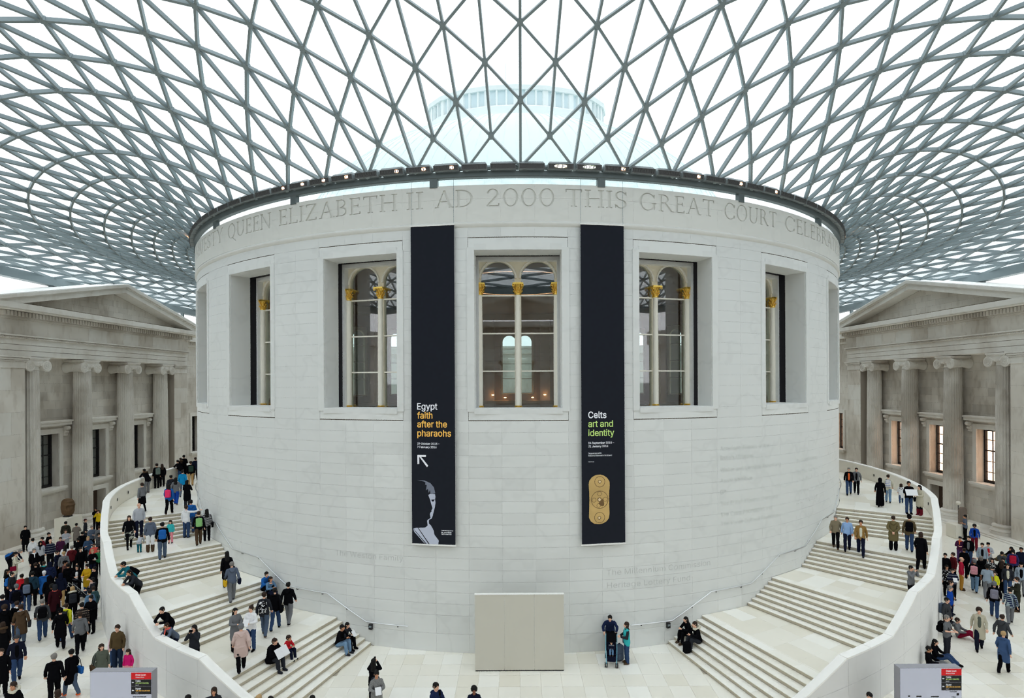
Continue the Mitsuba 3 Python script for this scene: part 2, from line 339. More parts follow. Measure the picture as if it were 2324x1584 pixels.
# ---------------------------------------------------------------- windows of the drum
def corinthian():
    core = lathe([(.115, 15.07), (.15, 15.09), (.15, 15.13), (.12, 15.15), (.125, 15.3), (.16, 15.46), (.20, 15.52), (.20, 15.55)], 16)
    ab = bx(-.235, .235, -.235, .235, 15.53, 15.6)
    leaves = []
    for row, (z, rr, n, h) in enumerate(((15.13, .13, 8, .15), (15.23, .14, 8, .17), (15.38, .16, 4, .16))):
        for k in range(n):
            a = (k + .5 * (row % 2)) * 2 * math.pi / n
            m = trimesh.creation.icosphere(1, .5); m.apply_scale((.075, .05, h)); m.apply_transform(trimesh.transformations.rotation_matrix(-.35, (1, 0, 0)))
            c = trimesh.creation.icosphere(1, .032); c.apply_translation((0, .05, h * .42)); m = cat([m, c])
            m.apply_translation((0, rr + .01, z + h * .4)); m.apply_transform(trimesh.transformations.rotation_matrix(a, (0, 0, 1))); leaves.append(m)
    for sx in (-1, 1):
        for sy in (-1, 1):
            m = trimesh.creation.torus(.045, .02, 10, 6); m.apply_transform(trimesh.transformations.rotation_matrix(math.pi / 2, (1, 0, 0))); m.apply_translation((sx * .2, sy * .2, 15.49)); leaves.append(m)
    return cat([core, ab] + leaves)
CAP = corinthian()
SHAFT = lathe([(.0, 10.19), (.135, 10.19), (.135, 12), (.13, 13.5), (.115, 15.07), (0, 15.07)], 20)
CBASE = lathe([(0, 10.06), (.2, 10.06), (.2, 10.1), (.16, 10.12), (.175, 10.15), (.14, 10.19), (0, 10.19)], 20)
def at_bay(m, fm, u, d):
    v = np.array(m.vertices); return mesh_of(fm(np.column_stack([v[:, 0] + u, v[:, 2], v[:, 1] + d])), m.faces)
def arch_shape(cx, r, z0, zc):
    t = np.linspace(0, math.pi, 25)
    return Polygon([(cx - r, z0), (cx + r, z0), *np.column_stack([cx + r * np.cos(t), zc + r * np.sin(t)])])
ARCHES = [arch_shape(s * .89, .742, 10.08, 15.82) for s in (-1, 1)]
BODY = box(-2.0, 9.9, 2.0, 16.95)
for n, bay in enumerate([0, -1, 1, -2, 2, -3, 3, -4, 4, -5, 5, -6, 6, -7, 7, -8, 8, -9, 9, 10]):
    W = struct(f'window_{n + 1}'); fm = bay_map(bay * 18); near = abs(bay) <= 4
    if near:
        c = bay * 18
        fr = box(arc(c - 5.363) + .012, 9.61 + .035, arc(c + 5.363) - .012, 17.22 - .03).difference(box(arc(c) - HALF, 10.12, arc(c) + HALF, 16.69))
        put(W, 'groove_shade', poly_prism(box(arc(c - 5.363), 9.61, arc(c + 5.363), 17.22).difference(box(arc(c - 5.363) + .05, 9.61 + .1, arc(c + 5.363) - .05, 17.22 - .1)), -.009, -.008, drum_map, .45), 'm_core')  # dark strip painted in for the shade of the groove round the frame
        put(W, 'stone_frame', poly_prism(fr, -.05, 0, drum_map, .45), 'm_drum_2')
        put(W, 'reveal', cat([mesh_of(fm(np.array(b.vertices)[:, [0, 2, 1]]), b.faces) for b in (bx(-HALF - .3, -HALF, .04, 1.15, 10.0, 16.8), bx(HALF, HALF + .3, .04, 1.15, 10.0, 16.8), bx(-HALF, HALF, .04, 1.15, 16.69, 16.95), bx(-HALF, HALF, .0, 1.6, 9.9, 10.12))]), 'm_drum_1')
        put(W, 'gap_shade', cat([mesh_of(fm(np.array(b.vertices)[:, [0, 2, 1]]), b.faces) for b in (bx(-HALF - .3, -HALF - .035, 1.15, 1.5, 10.0, 16.8), bx(HALF + .035, HALF + .3, 1.15, 1.5, 10.0, 16.8), bx(-HALF - .1, HALF + .1, 1.17, 1.5, 16.74, 16.95))]), 'm_gap_shade')  # black boxes painted in for the shaded gap behind the stone reveal
    # the older wall behind: two arches under one head, gilded capitals, slender columns
    body = BODY.difference(unary_union(ARCHES))
    put(W, 'arch_frame', poly_prism(body, 2.05, 1.82, fm, back=True), 'm_cream')
    if near:
        put(W, 'casing', poly_prism(box(-1.88, 9.95, 1.88, 16.72).difference(box(-1.72, 9.9, 1.72, 16.55)), 1.84, 1.5, fm), 'm_drum_2')
    for s in (-1, 1):
        if near:
            t = np.linspace(0, math.pi, 21); put(W, 'archivolt', mesh_of(fm(np.array((tm := tube(np.column_stack([s * .89 + .80 * np.cos(t), 15.82 + .80 * np.sin(t), 0 * t + 1.80]), .05, 6)).vertices)), tm.faces), 'm_cream_white', 40)
        zz = [10.1, 11.71, 13.38, 15.06, 16.56]
        for a, b in zip(zz, zz[1:]):
            pn = ARCHES[(s + 1) // 2].intersection(box(-3, a, 3, b))
            v, f = tri(pn); put(W, 'pane', mesh_of(fm(np.column_stack([v, np.full(len(v), 1.93)])), f), 'm_window_glass')
        for z in zz[1:4]: put(W, 'transom', (lambda b: mesh_of(fm(np.array(b.vertices)[:, [0, 2, 1]]), b.faces))(bx(s * .14, s * 1.64, 1.84, 1.98, z - .028, z + .028)), 'm_cream_white')
    if near:
        for u in (-1.70, 0, 1.70):
            k = put(W, 'column', at_bay(SHAFT, fm, u, 1.78), 'm_cream_white', 40)
            put(k, 'capital', at_bay(CAP, fm, u, 1.78), 'm_gold', 40, label='gilded capital'); put(k, 'base', at_bay(CBASE, fm, u, 1.78), 'm_gold', 40, label='gilded base')
# the round room inside: wall, ceiling and floor
struct('wall_reading_room')
RI = R - 2.02
inner = affinity.translate(box(0, 0, arc(360), 19.0), arc(-180), 0).difference(unary_union([box(arc(18 * b) - 2.05, 9.95, arc(18 * b) + 2.05, 16.9) for b in range(-10, 11)]))
put('wall_reading_room', 'plaster', poly_prism(inner, 0, 0, lambda v: drum_map(v, RI - .03), .5), 'm_room')
for b in range(-10, 10):
    fm = bay_map(18 * b + 9)
    put('wall_reading_room', 'rib', (lambda m: mesh_of(fm(np.array(m.vertices)[:, [0, 2, 1]]), m.faces))(bx(-.55, .55, 2.02, 2.35, 0, 18.9)), 'm_room_trim')
put('wall_reading_room', 'gallery', lathe([(RI, 8.9), (RI - .5, 8.95), (RI - .55, 9.25), (RI, 9.3)], 120), 'm_room_trim')
put('wall_reading_room', 'entablature', lathe([(RI, 18.1), (RI - .35, 18.3), (RI - .6, 18.9), (RI, 19.0)], 120), 'm_room_trim')
struct('floor_reading_room'); put('floor_reading_room', 'boards', lathe([(0, .02), (RI, .02)], 64), 'm_room')
put('wall_reading_room', 'ceiling_lining', lathe([(0, 19.05), (RI, 19.0)], 80), 'm_room')
scene['m_lamp_glow'] = {'type': 'diffuse', 'reflectance': rgb((.8, .6, .4))}
ORD = ('first', 'second', 'third', 'fourth', 'fifth', 'sixth', 'seventh', 'eighth', 'ninth', 'tenth', 'eleventh', 'twelfth', 'thirteenth', 'fourteenth')
for i, (a, z) in enumerate(((196, 9.7), (188, 9.9), (184, 9.6), (175, 9.6), (171, 9.9), (164, 9.7))):
    a = math.radians(a); p = np.array([(RI - .65) * math.sin(a), -(RI - .65) * math.cos(a), z])
    L = thing('wall_lamp', f'small warm lamp inside the round room behind the central window, {ORD[i]} from the left', 'lamp', 'warm lamps inside the round room')
    m = trimesh.creation.icosphere(2, .11); m.apply_scale((1.4, 1.4, .6)); m.apply_translation(p)
    scene[put(L, 'shade', m, 'm_lamp_glow')]['emitter'] = {'type': 'area', 'radiance': rgb((1.6, .75, .28))}
    put(L, 'bracket', tube([p, p + [0, 0, -.25], p * [1.03, 1.03, 1] + [0, 0, -.3]], .02, 6), 'm_gold')
L = thing('added_glow', 'added glowing disc that brightens the round room from above', 'lamp')  # added light disc, brightens the interior in place of lantern daylight
scene['m_added_glow'] = {'type': 'diffuse', 'reflectance': rgb((.8, .8, .78))}
scene[put(L, 'diffuser', lathe([(5.0, 18.9), (0, 18.9)], 40), 'm_added_glow')]['emitter'] = {'type': 'area', 'radiance': rgb((1.3, 1.1, .9))}
put(L, 'rim', lathe([(5.0, 18.85), (5.15, 18.85), (5.15, 19.0), (5.0, 19.0)], 40), 'm_room_trim')
# the copper dome above
struct('wall_dome')
DQ = .62     # the dome and its lantern are narrower from front to back
def squash(m): m.vertices = np.array(m.vertices) * [1, DQ, 1]; return m
ts = np.linspace(0, math.acos(6.6 / 17.0), 24)
put('wall_dome', 'roof_deck', lathe([(R - .55, 19.3), (R - 1.2, 19.5), (12, 20.2)], 160), 'm_dome')
put('wall_dome', 'copper_shell', squash(lathe([(17 * math.cos(a), 20 + 11.5 * math.sin(a)) for a in ts] + [(0, 30.6)], 160)), 'm_dome', True)
for k in range(100):
    a = 2 * math.pi * k / 100
    put('wall_dome', 'seam', squash(tube([(17.02 * math.cos(t) * math.sin(a), -17.02 * math.cos(t) * math.cos(a), 20 + 11.52 * math.sin(t)) for t in ts[::2]], .035, 4)), 'm_dome')
put('wall_dome', 'lantern_base', squash(lathe([(7.1, 30.2), (7.1, 31.0), (6.9, 31.1)], 20)), 'm_dome_trim')
put('wall_dome', 'lantern_glass', squash(lathe([(6.7, 31.1), (6.7, 32.2)], 20)), 'm_dome_glass')
for k in range(60):
    a = 2 * math.pi * k / 60; w = .20 if k % 3 == 0 else .06
    m = bx(-w, w, -.1, .1, 31.05, 32.25); m.apply_translation((0, -6.74, 0)); m.apply_transform(trimesh.transformations.rotation_matrix(a, (0, 0, 1)))
    put('wall_dome', 'lantern_mullion', squash(m), 'm_dome_trim')
put('wall_dome', 'lantern_roof', squash(lathe([(6.6, 32.2), (7.0, 32.2), (7.05, 32.5), (6.7, 32.75), (3, 33.1), (0, 33.2)], 20)), 'm_dome_trim')
for x, y in ((-.75, -3.9), (6.4, -1.0)): put('wall_dome', 'mast', tube([(x, y, 32), (x, y, 34.2)], .03, 5), 'm_dome_trim')

# ---------------------------------------------------------------- steel ring, floodlights and glass strip above the frieze
struct('trim_1')
put('trim_1', 'ring_channel', lathe([(R - .1, 19.66), (R + .12, 19.66), (R + .14, 19.70), (R + .14, 19.90), (R + .06, 19.93), (R - .1, 19.93)], 240), 'm_steel_dark')
put('trim_1', 'ring_tube', lathe([(22.25 + .1 * math.cos(a), 20.06 + .1 * math.sin(a)) for a in np.linspace(0, 2 * math.pi, 9)], 240), 'm_steel', True)
for k in range(-10, 10):
    a = math.radians(9 + 18 * k)
    m = bx(-.16, .16, -.1, .12, 19.3, 19.72); m.apply_translation((0, -R - .02, 0)); m.apply_transform(trimesh.transformations.rotation_matrix(a, (0, 0, 1)))
    put('trim_1', 'post', m, 'm_steel_dark')
for k in range(80):
    a0, a1 = math.radians(4.5 * k), math.radians(4.5 * k + 4.4)
    put('trim_1', 'glass_strip', mesh_of([(22.1 * math.sin(a), -22.1 * math.cos(a), z) for a in (a0, a1) for z in (19.36, 19.68)], [[0, 2, 3], [0, 3, 1]]), 'm_roof_glass')
# floodlights
hz = m3.Manifold.hull_points(np.array([(x, y, z) for x in (-.52, .52) for y in (0, .42) for z in (0, .2)] + [(x, y, .30) for x in (-.46, .46) for y in (.1, .42)], float))
hm = hz.to_mesh(); HOUS = mesh_of(hm.vert_properties[:, :3], hm.tri_verts)
GRILLE = cat([bx(-.50 + i * .05, -.475 + i * .05, -.035, -.012, .02, .19) for i in range(21)] + [bx(-.52, .52, -.035, 0, 0, .02), bx(-.52, .52, -.035, 0, .185, .205)])
LAMPFACE = bx(-.49, .49, -.01, .004, .02, .19); BULB = trimesh.creation.icosphere(2, .5); BULB.apply_scale((.22, .03, .1))
mat('m_louvre', (.10, .10, .10), .6); mat('m_housing', s2l(140, 148, 150), .5, .4)
scene['m_glow'] = {'type': 'diffuse', 'reflectance': rgb((.8, .7, .6))}
LIT = {-22: 'o', -19: 'o', -25: 'o', -28: 'o', -13: 'o', -10: 'o', -7: 'o', 5: 'w', 8: 'g', 11: 'o', 20: 'o', 26: 'o', 32: 'o', -61: 'o', 62: 'o'}
WORDS = (('MAJESTY', -66, -42), ('QUEEN', -42, -30.4), ('ELIZABETH', -30.4, -12.7), ('II', -12.7, -9.8), ('AD', -9.8, -4.2), ('2000', -4.2, 4.7), ('THIS', 4.7, 12.9), ('GREAT', 12.9, 23.3), ('COURT', 23.3, 32.5), ('CELEBRATING', 32.5, 67))
def flood_label(deg):
    w, a, b = next(t for t in WORDS if t[1] <= deg < t[2])
    n = sum(1 for k in range(120) if a <= -178.5 + 3 * k < deg)
    return f'{ORD[n]} from the left above the carved word {w}'
for k in range(120):
    deg = -178.5 + 3 * k
    a = math.radians(deg); M = trimesh.transformations.rotation_matrix(a, (0, 0, 1)) @ trimesh.transformations.translation_matrix((0, -R - .34, 19.90)) @ trimesh.transformations.rotation_matrix(.16, (1, 0, 0))
    if abs(deg) > 66: continue
    key = next((LIT[q] for q in LIT if abs(q - deg) < 1.5), None)
    L = thing('floodlight', {'o': 'floodlight with an orange glow', 'w': 'floodlight glowing yellow-white', 'g': 'floodlight glowing greenish white', None: 'unlit louvred floodlight'}[key] + ', ' + flood_label(deg), 'floodlight', 'floodlights on the steel ring')
    tf = lambda m: (lambda q: (q.apply_transform(M), q)[1])(m.copy())
    put(L, 'housing', tf(HOUS), 'm_housing'); put(L, 'grille', tf(GRILLE), 'm_louvre'); put(L, 'face', tf(LAMPFACE), 'm_louvre')
    if key:
        c = {'o': (14, 6.0, 2.6), 'w': (9, 8, 5.0), 'g': (7, 9, 5.5)}[key]
        q = BULB.copy(); 
        if key == 'o': q.apply_scale((.85, 1, 1.25)); q.apply_translation((.26, 0, 0))
        else: q.apply_scale((2.4, 1, 1.2))
        q.apply_translation((0, -.02, .11))
        scene[put(L, 'bulb', tf(q), 'm_glow')]['emitter'] = {'type': 'area', 'radiance': rgb(c)}

# ---------------------------------------------------------------- glass roof
struct('ceiling')
RN, RK = 26, 128
RE1, RE2, RG1, RG2, RG3, RT0, RDX = -.1022, .2124, -.4285, .1629, -.0026, .0067, -.0202
RB = np.array([2.9365, 2.2524, -.0272, -2.6485, -2.3716, .1418, .34, -.1859, .0306, .3215, .7957, .1558, -.275, -.5602, .1924]).reshape(5, 3)
def roof(i, k):
    th = math.radians(k * 360 / RK); tp = th + RE1 * math.sin(2 * th) + RE2 * math.sin(4 * th)
    s, c = math.sin(tp), math.cos(tp); Lr = min(36.6 / max(abs(s), 1e-6), 46.03 / max(abs(c), 1e-6))
    ax, ay = 22.25 * math.sin(th + RT0), -22.25 * math.cos(th + RT0); t = i / RN
    q = t + t * (1 - t) * (RG1 + RG2 * math.cos(2 * th) + RG3 * (1 - 2 * t)); u = 2 * q - 1
    z = 20.1 - .4 * q
    for m, tm in enumerate((1, u, 2 * u * u - 1, 4 * u ** 3 - 3 * u, 8 * u ** 4 - 8 * u * u + 1)):
        for j in range(3): z += q * (1 - q) * 4 * RB[m, j] * tm * math.cos(2 * j * th)
    return np.array([ax + q * (Lr * s - ax) + RDX * (1 - q), ay + q * (-Lr * c - ay), z])
NODE = {(i, k): roof(i, k) for i in range(RN + 1) for k in range(RK) if (i + k) % 2 == 0}
nd = lambda i, k: NODE[(i, k % RK)]
def nrm(i, k):
    a, b = max(i - 2, i % 2 if i % 2 else 0), min(i + 2, RN - (RN - i) % 2)
    e = nd(b, k) - nd(a, k); f = nd(i, k + 2) - nd(i, k - 2); n = np.cross(f, e); n /= np.linalg.norm(n)
    return n if n[2] > 0 else -n
NRM = {(i, k): nrm(i, k) for (i, k) in NODE}
panes, beams = [], []
def beam(a, b):
    p, q = NODE[a], NODE[b]; n = NRM[a] + NRM[b]; n /= np.linalg.norm(n)
    d = q - p; L = np.linalg.norm(d); d /= L; s = np.cross(d, n); s /= np.linalg.norm(s); n = np.cross(s, d); n = n if n[2] > 0 else -n
    w, h = .055, .20
    v = [o + s * w * x - n * y for o in (p, q) for x, y in ((-1, .02), (1, .02), (.8, h), (-.8, h))]
    f = [[0, 1, 5], [0, 5, 4], [1, 2, 6], [1, 6, 5], [2, 3, 7], [2, 7, 6], [3, 0, 4], [3, 4, 7]]
    beams.append((mesh_of(v, f), 'm_steel', seen(np.array([p + s * w, q + s * w, q - s * w - n * h, p - s * w - n * h]))))
def pane(*ks):
    p = np.array([NODE[k] for k in ks]); c = p.mean(0); p = c + (p - c) * .985
    panes.append((mesh_of(p, [[0, 1, 2]]), 'm_roof_glass', seen(p)))
for (i, k) in list(NODE):
    if i + 2 <= RN: beam((i, k), (i + 2, k))
    if i + 1 <= RN:
        beam((i, k), (i + 1, (k + 1) % RK)); beam((i, k), (i + 1, (k - 1) % RK))
    if i + 2 <= RN:
        pane((i, k), (i + 2, k), (i + 1, (k + 1) % RK)); pane((i, k), (i + 2, k), (i + 1, (k - 1) % RK))
for k in range(RK):
    if k % 2 == 0:
        pane((0, k), (0, (k + 2) % RK), (1, (k + 1) % RK)); pane((RN, k), (RN, (k + 2) % RK), (RN - 1, (k + 1) % RK)); beam((RN, k), (RN, (k + 2) % RK))
pieces('ceiling', 'glass_pane', panes, 'glass_panes_beyond', 'm_roof_glass', 300)
pieces('ceiling', 'beam', beams, 'beams_beyond', 'm_steel', 300)
hub = []
for key, p in NODE.items():
    n = NRM[key]; e = np.cross(n, [1, 0, 0]) if abs(n[0]) < .9 else np.cross(n, [0, 1, 0]); e /= np.linalg.norm(e); f2 = np.cross(n, e)
    rr = .125; v = [p + rr * (math.cos(t) * e + math.sin(t) * f2) - n * h for h in (.0, .215) for t in np.arange(6) * math.pi / 3] + [p - n * .22]
    f = [[j, (j + 1) % 6, 6 + (j + 1) % 6] for j in range(6)] + [[j, 6 + (j + 1) % 6, 6 + j] for j in range(6)] + [[6 + j, 6 + (j + 1) % 6, 12] for j in range(6)]
    hub.append((mesh_of(v, f), 'm_steel', 1 / np.linalg.norm(p - CAM) if seen(np.array([p - .1, p + [.1, 0, -.1], p + .1])) > 0 else 0))
pieces('ceiling', 'node', hub, 'nodes_beyond', 'm_steel', 300)
# edge beam round the court and its short posts
def edge(x0, y0, x1, y1):
    d = np.array([x1 - x0, y1 - y0, 0]); L = np.linalg.norm(d); n = np.array([-d[1], d[0], 0]) / L * .3
    p, q = np.array([x0, y0, 0.]), np.array([x1, y1, 0.])
    return mesh_of([o + s * n + [0, 0, z] for o in (p, q) for s, z in ((-1, 19.0), (1, 19.0), (1, 19.66), (-1, 19.66))], [[0, 1, 5], [0, 5, 4], [1, 2, 6], [1, 6, 5], [2, 3, 7], [2, 7, 6], [3, 0, 4], [3, 4, 7]])
for x0, y0, x1, y1 in ((-36.6, -46, -36.6, 46), (36.6, -46, 36.6, 46), (-36.6, 46, 36.6, 46), (-36.6, -46.03, 36.6, -46.03)): put('ceiling', 'edge_beam', edge(x0, y0, x1, y1), 'm_steel')
for s in (-1, 1):
    for k in range(-7, 8): put('ceiling', 'edge_post', bx(s * 36.5, s * 36.75, k * 6.1 - .14, k * 6.1 + .14, 16.8, 19.1), 'm_steel')
# ---------------------------------------------------------------- floor
struct('floor')
scene['floor__screed'] = {'type': 'rectangle', 'bsdf': {'type': 'ref', 'id': 'm_pave_joint'}, 'to_world': T().translate([0, 0, -.012]).scale([37.5, 52, 1])}
OUT = {-1: ([0, 21, 27.5, 33.3, 38.6, 45, 55, 67, 75, 84, 95, 180], [30.4, 28.9, 28.4, 27.95, 27.6, 27.2, 26.8, 26.6, 26.35, 26.15, 26.1, 26.1]),
       1: ([0, 21, 27.5, 33.3, 38.6, 45, 55, 69, 82, 95, 180], [30.6, 29.1, 28.65, 28.2, 27.85, 27.4, 26.95, 26.45, 26.15, 26.0, 26.0])}
def r_out(a, s): return float(np.interp(abs(a), *OUT[s]))
items, rnd = [], random.Random(8)
PX, PY = .78, .88
for j in range(-17, 34):
    y0 = -31.0 + (j + 17) * PY
    for i in range(-46, 46):
        x0 = i * PX + (.0 if j % 1 == 0 else .39); xc, yc = x0 + PX / 2, y0 + PY / 2
        r = math.hypot(xc, yc); a = math.degrees(math.atan2(xc, -yc))
        if r < R - .6 or (abs(a) > 17 and r < r_out(a, 1 if a > 0 else -1) - .8): continue
        e = .003
        v = [(x0 + e, y0 + e, 0), (x0 + PX - e, y0 + e, 0), (x0 + PX - e, y0 + PY - e, 0), (x0 + e, y0 + PY - e, 0)]
        dz = rnd.uniform(-.0006, .0006); v = np.array(v) + [0, 0, dz]
        w = np.vstack([v, v - [0, 0, .01]])
        m = mesh_of(w, [[0, 1, 2], [0, 2, 3]] + [t for q in range(4) for t in ([q, q + 4, (q + 1) % 4], [(q + 1) % 4, q + 4, (q + 1) % 4 + 4])])
        items.append((m, PAVE[rnd.choice((0, 0, 0, 1, 1, 2, 2, 3))], seen(v)))
pieces('floor', 'paving_slab', items, 'paving_slabs_beyond', 'm_pave_0', 300)

# ---------------------------------------------------------------- the two curved staircases
PH0, STEP, FLIGHT, RISE = 16.6, .735, 11.27, .1425
def plan(a, s, r): t = math.radians(a) * s; return r * math.sin(t), -r * math.cos(t)
def sector(a0, a1, r0, r1, z0, z1, s, n=1):
    """a solid between two angles, two radii (r1 may be a function of the angle) and two heights"""
    v, f = [], []
    for a in np.linspace(a0, a1, n + 1):
        for r in (r0, r1):
            rr = r(a) if callable(r) else r
            x, y = plan(a, s, rr); v += [(x, y, z0), (x, y, z1)]
    for i in range(n):
        b = 4 * i
        f += [[b + 1, b + 3, b + 7], [b + 1, b + 7, b + 5], [b, b + 4, b + 6], [b, b + 6, b + 2], [b + 2, b + 6, b + 7], [b + 2, b + 7, b + 3], [b, b + 1, b + 5], [b, b + 5, b + 4]]
    e = 4 * n; f += [[0, 2, 3], [0, 3, 1], [e, e + 1, e + 3], [e, e + 3, e + 2]]
    return mesh_of(v, f)
def top_of_wall(a):
    for k in range(4):
        s0 = 16.8 + FLIGHT * k
        if a < s0: return .9975 * k + .97
        if a < s0 + 5.2: return .9975 * (k + (a - s0) / 5.2) + .97
    return .9975 * 4 + .97
for s, side in ((-1, 'left'), (1, 'right')):
    S = thing('staircase', f'{side} curved stone staircase of four flights climbing round the white drum', 'staircase')
    rnd = random.Random(20 + s); TH = .30
    inner = lambda a: r_out(a, s) - TH
    starts = [PH0 + FLIGHT * k + STEP * j for k in range(4) for j in range(7)]
    for n, a in enumerate(starts):
        z0, z1 = n * RISE, (n + 1) * RISE
        a1 = starts[n + 1] if n % 7 < 6 else a + .9
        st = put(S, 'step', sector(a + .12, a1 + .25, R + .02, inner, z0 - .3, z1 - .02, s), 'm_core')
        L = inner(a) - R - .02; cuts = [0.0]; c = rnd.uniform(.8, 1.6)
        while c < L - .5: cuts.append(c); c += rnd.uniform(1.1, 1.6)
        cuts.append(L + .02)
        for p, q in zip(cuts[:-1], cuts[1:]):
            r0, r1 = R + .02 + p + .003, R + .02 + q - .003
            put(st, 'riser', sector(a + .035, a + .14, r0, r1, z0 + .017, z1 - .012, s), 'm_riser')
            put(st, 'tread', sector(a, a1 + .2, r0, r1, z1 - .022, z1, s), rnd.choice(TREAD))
    for k in range(4):
        z = (k + 1) * .9975; a0 = starts[7 * k + 6] + .86; a1 = starts[7 * k + 7] if k < 3 else 108.0
        ld = put(S, 'landing', sector(a0, a1 + .3, R + .02, inner, 0, z - .02, s, 2 if k < 3 else 26), 'm_core')
        na = 3 if k < 3 else 20; da = (a1 + .2 - a0) / na
        for i in range(na):
            for p, q in ((0, .19), (.19, .37), (.37, .55), (.55, .74), (.74, 1.0)):
                f0 = lambda a, p=p: R + .02 + p * (inner(a) - R - .02) + .001
                f1 = lambda a, q=q: R + .02 + q * (inner(a) - R - .02) - .001
                put(ld, 'paving_slab', sector(a0 + i * da, a0 + (i + 1) * da - .006, f0, f1, z - .02, z, s, 1 if k < 3 else 2), rnd.choice(PAVE))
    # the solid outer wall with its coping
    def wall_strip(aa, r0f, r1f, zlo, zhi):
        v, f = [], []
        for a in aa:
            for rf, zf in ((r1f, zlo), (r1f, zhi), (r0f, zhi), (r0f, zlo)):
                x, y = plan(a, s, rf(a)); v.append((x, y, zf(a) if callable(zf) else zf))
        for i in range(len(aa) - 1):
            b = 4 * i
            for j in range(4): f += [[b + j, b + (j + 1) % 4, b + 4 + (j + 1) % 4], [b + j, b + 4 + (j + 1) % 4, b + 4 + j]]
        e = 4 * (len(aa) - 1); f += [[0, 1, 2], [0, 2, 3], [e, e + 2, e + 1], [e, e + 3, e + 2]]
        return mesh_of(v, f)
    kinks = [16.8 + FLIGHT * k + d for k in range(4) for d in (0, 5.2)]
    aa = np.array(sorted(set(np.round(list(np.arange(14.2, 108.01, 1.4)) + kinks, 3))))
    ro = lambda a: r_out(a, s)
    put(S, 'outer_wall', wall_strip(aa, lambda a: ro(a) - TH + .01, lambda a: ro(a) - .03, 0, lambda a: top_of_wall(a) - .07), 'm_wall_inner')
    for i, a in enumerate(np.arange(14.2, 106, 4.0)):
        sub = np.array(sorted({a, min(a + 3.985, 108), *[q for q in aa if a < q < a + 3.985]}))
        zt, z = max(top_of_wall(q) for q in sub), 0.0
        while z < zt - .1:
            z1 = min(z + 1.02, 9)
            hi = lambda q, z1=z1: min(z1 - .006, top_of_wall(q) - .062)
            if max(hi(q) for q in sub) > z + .05: put(S, 'wall_panel', wall_strip(sub, lambda q: ro(q) - .05, ro, lambda q, z=z: min(z, top_of_wall(q) - .07), hi), 'm_wall_stone')
            z = z1
    cs = sorted(kinks + [14.2, 24.9, 36.3, 47.5] + list(np.arange(59.5, 108, 4.5)) + [108.0])
    for a, b in zip(cs[:-1], cs[1:]):
        sub = np.array(sorted({a + .02, b - .02, *[q for q in aa if a + .1 < q < b - .1]}))
        put(S, 'coping_stone', wall_strip(sub, lambda q: ro(q) - TH - .01, lambda q: ro(q) + .008, lambda q: top_of_wall(q) - .06, top_of_wall), 'm_coping')
    for a in (58, 63.5, 69, 75, 81):
        x, y = plan(a, s, inner(a) - .004); m = trimesh.creation.box(extents=(.14, .03, .14)); m.apply_transform(trimesh.transformations.rotation_matrix(math.radians(a) * s, (0, 0, 1))); m.apply_translation((x, y, 4.45))
        put(S, 'recessed_light', m, 'm_black_metal')
    Hn = thing('handrail', f'slim polished steel handrail fixed to the drum along the {side} staircase', 'handrail')
    hp = [(12.1, 1.0), (17.05, 1.0), (22.2, 1.99), (28.3, 1.99), (33.6, 2.99), (39.6, 2.99), (45.2, 3.98), (51.0, 3.98), (56.6, 4.97), (76.0, 4.97)]
    pts = []
    for (a0, z0), (a1, z1) in zip(hp[:-1], hp[1:]):
        for t in np.linspace(0, 1, 9)[:-1]: pts.append((*plan(a0 + (a1 - a0) * t, s, R + .09), z0 + (z1 - z0) * t))
    pts.append((*plan(76, s, R + .09), 4.97))
    put(Hn, 'rail', tube(pts, .027, 10), 'm_chrome', 50)
    for i in range(2, len(pts), 5):
        p = np.array(pts[i]); w = np.array([*(p[:2] * (R - .005) / (R + .09)), p[2] - .09])
        put(Hn, 'bracket', tube([p, p - [0, 0, .07], w], .013, 6), 'm_black_metal')
    B = thing('wall_box', f'small black socket box under the {side} handrail end', 'box')
    x, y = plan(16.6, s, R + .05); m = trimesh.creation.box(extents=(.16, .1, .22)); m.apply_transform(trimesh.transformations.rotation_matrix(math.radians(16.6) * s, (0, 0, 1))); m.apply_translation((x, y, .80)); put(B, 'housing', m, 'm_black_metal')
    m = trimesh.creation.box(extents=(.11, .02, .08)); m.apply_transform(trimesh.transformations.rotation_matrix(math.radians(16.6) * s, (0, 0, 1))); m.apply_translation((x * 1.0025, y * 1.0025, .82)); put(B, 'flap', m, 'm_steel')

# ---------------------------------------------------------------- the old facades of the court
NF = 24
def fluted():
    n = NF * 6; w = np.arange(n) * 2 * math.pi / n
    fl = np.abs(np.sin(w * NF / 2)) ** .6
    zs_, rows = [], []
    for k in range(8):
        z0, z1 = .86 + (12.35 - .86) * k / 8, .86 + (12.35 - .86) * (k + 1) / 8
        zs_ += [z0 + .004, z1 - .012, z1 - .004]
    zs_ = np.array(zs_); t = (zs_ - .86) / 11.5
    rad = .705 - .095 * t ** 1.6
    v, f = [], []
    for z, r, kk in zip(zs_, rad, range(len(zs_))):
        rr = (r * (1 - .085 * fl)) if kk % 3 != 2 else np.full(n, r * .90)
        v.append(np.column_stack([rr * np.sin(w), rr * np.cos(w), np.full(n, z)]))
    for i in range(len(zs_) - 1):
        for j in range(n):
            a, b = i * n + j, i * n + (j + 1) % n; f += [[a, b, b + n], [a, b + n, a + n]]
    return mesh_of(np.vstack(v), f)
FLUTED = fluted()
COLBASE = lathe([(0, .12), (1.02, .12), (1.02, .30), (.98, .32), (1.02, .40), (.98, .50), (.86, .53), (.82, .60), (.86, .65), (.90, .71), (.86, .79), (.74, .82), (.72, .87), (0, .87)], 40)
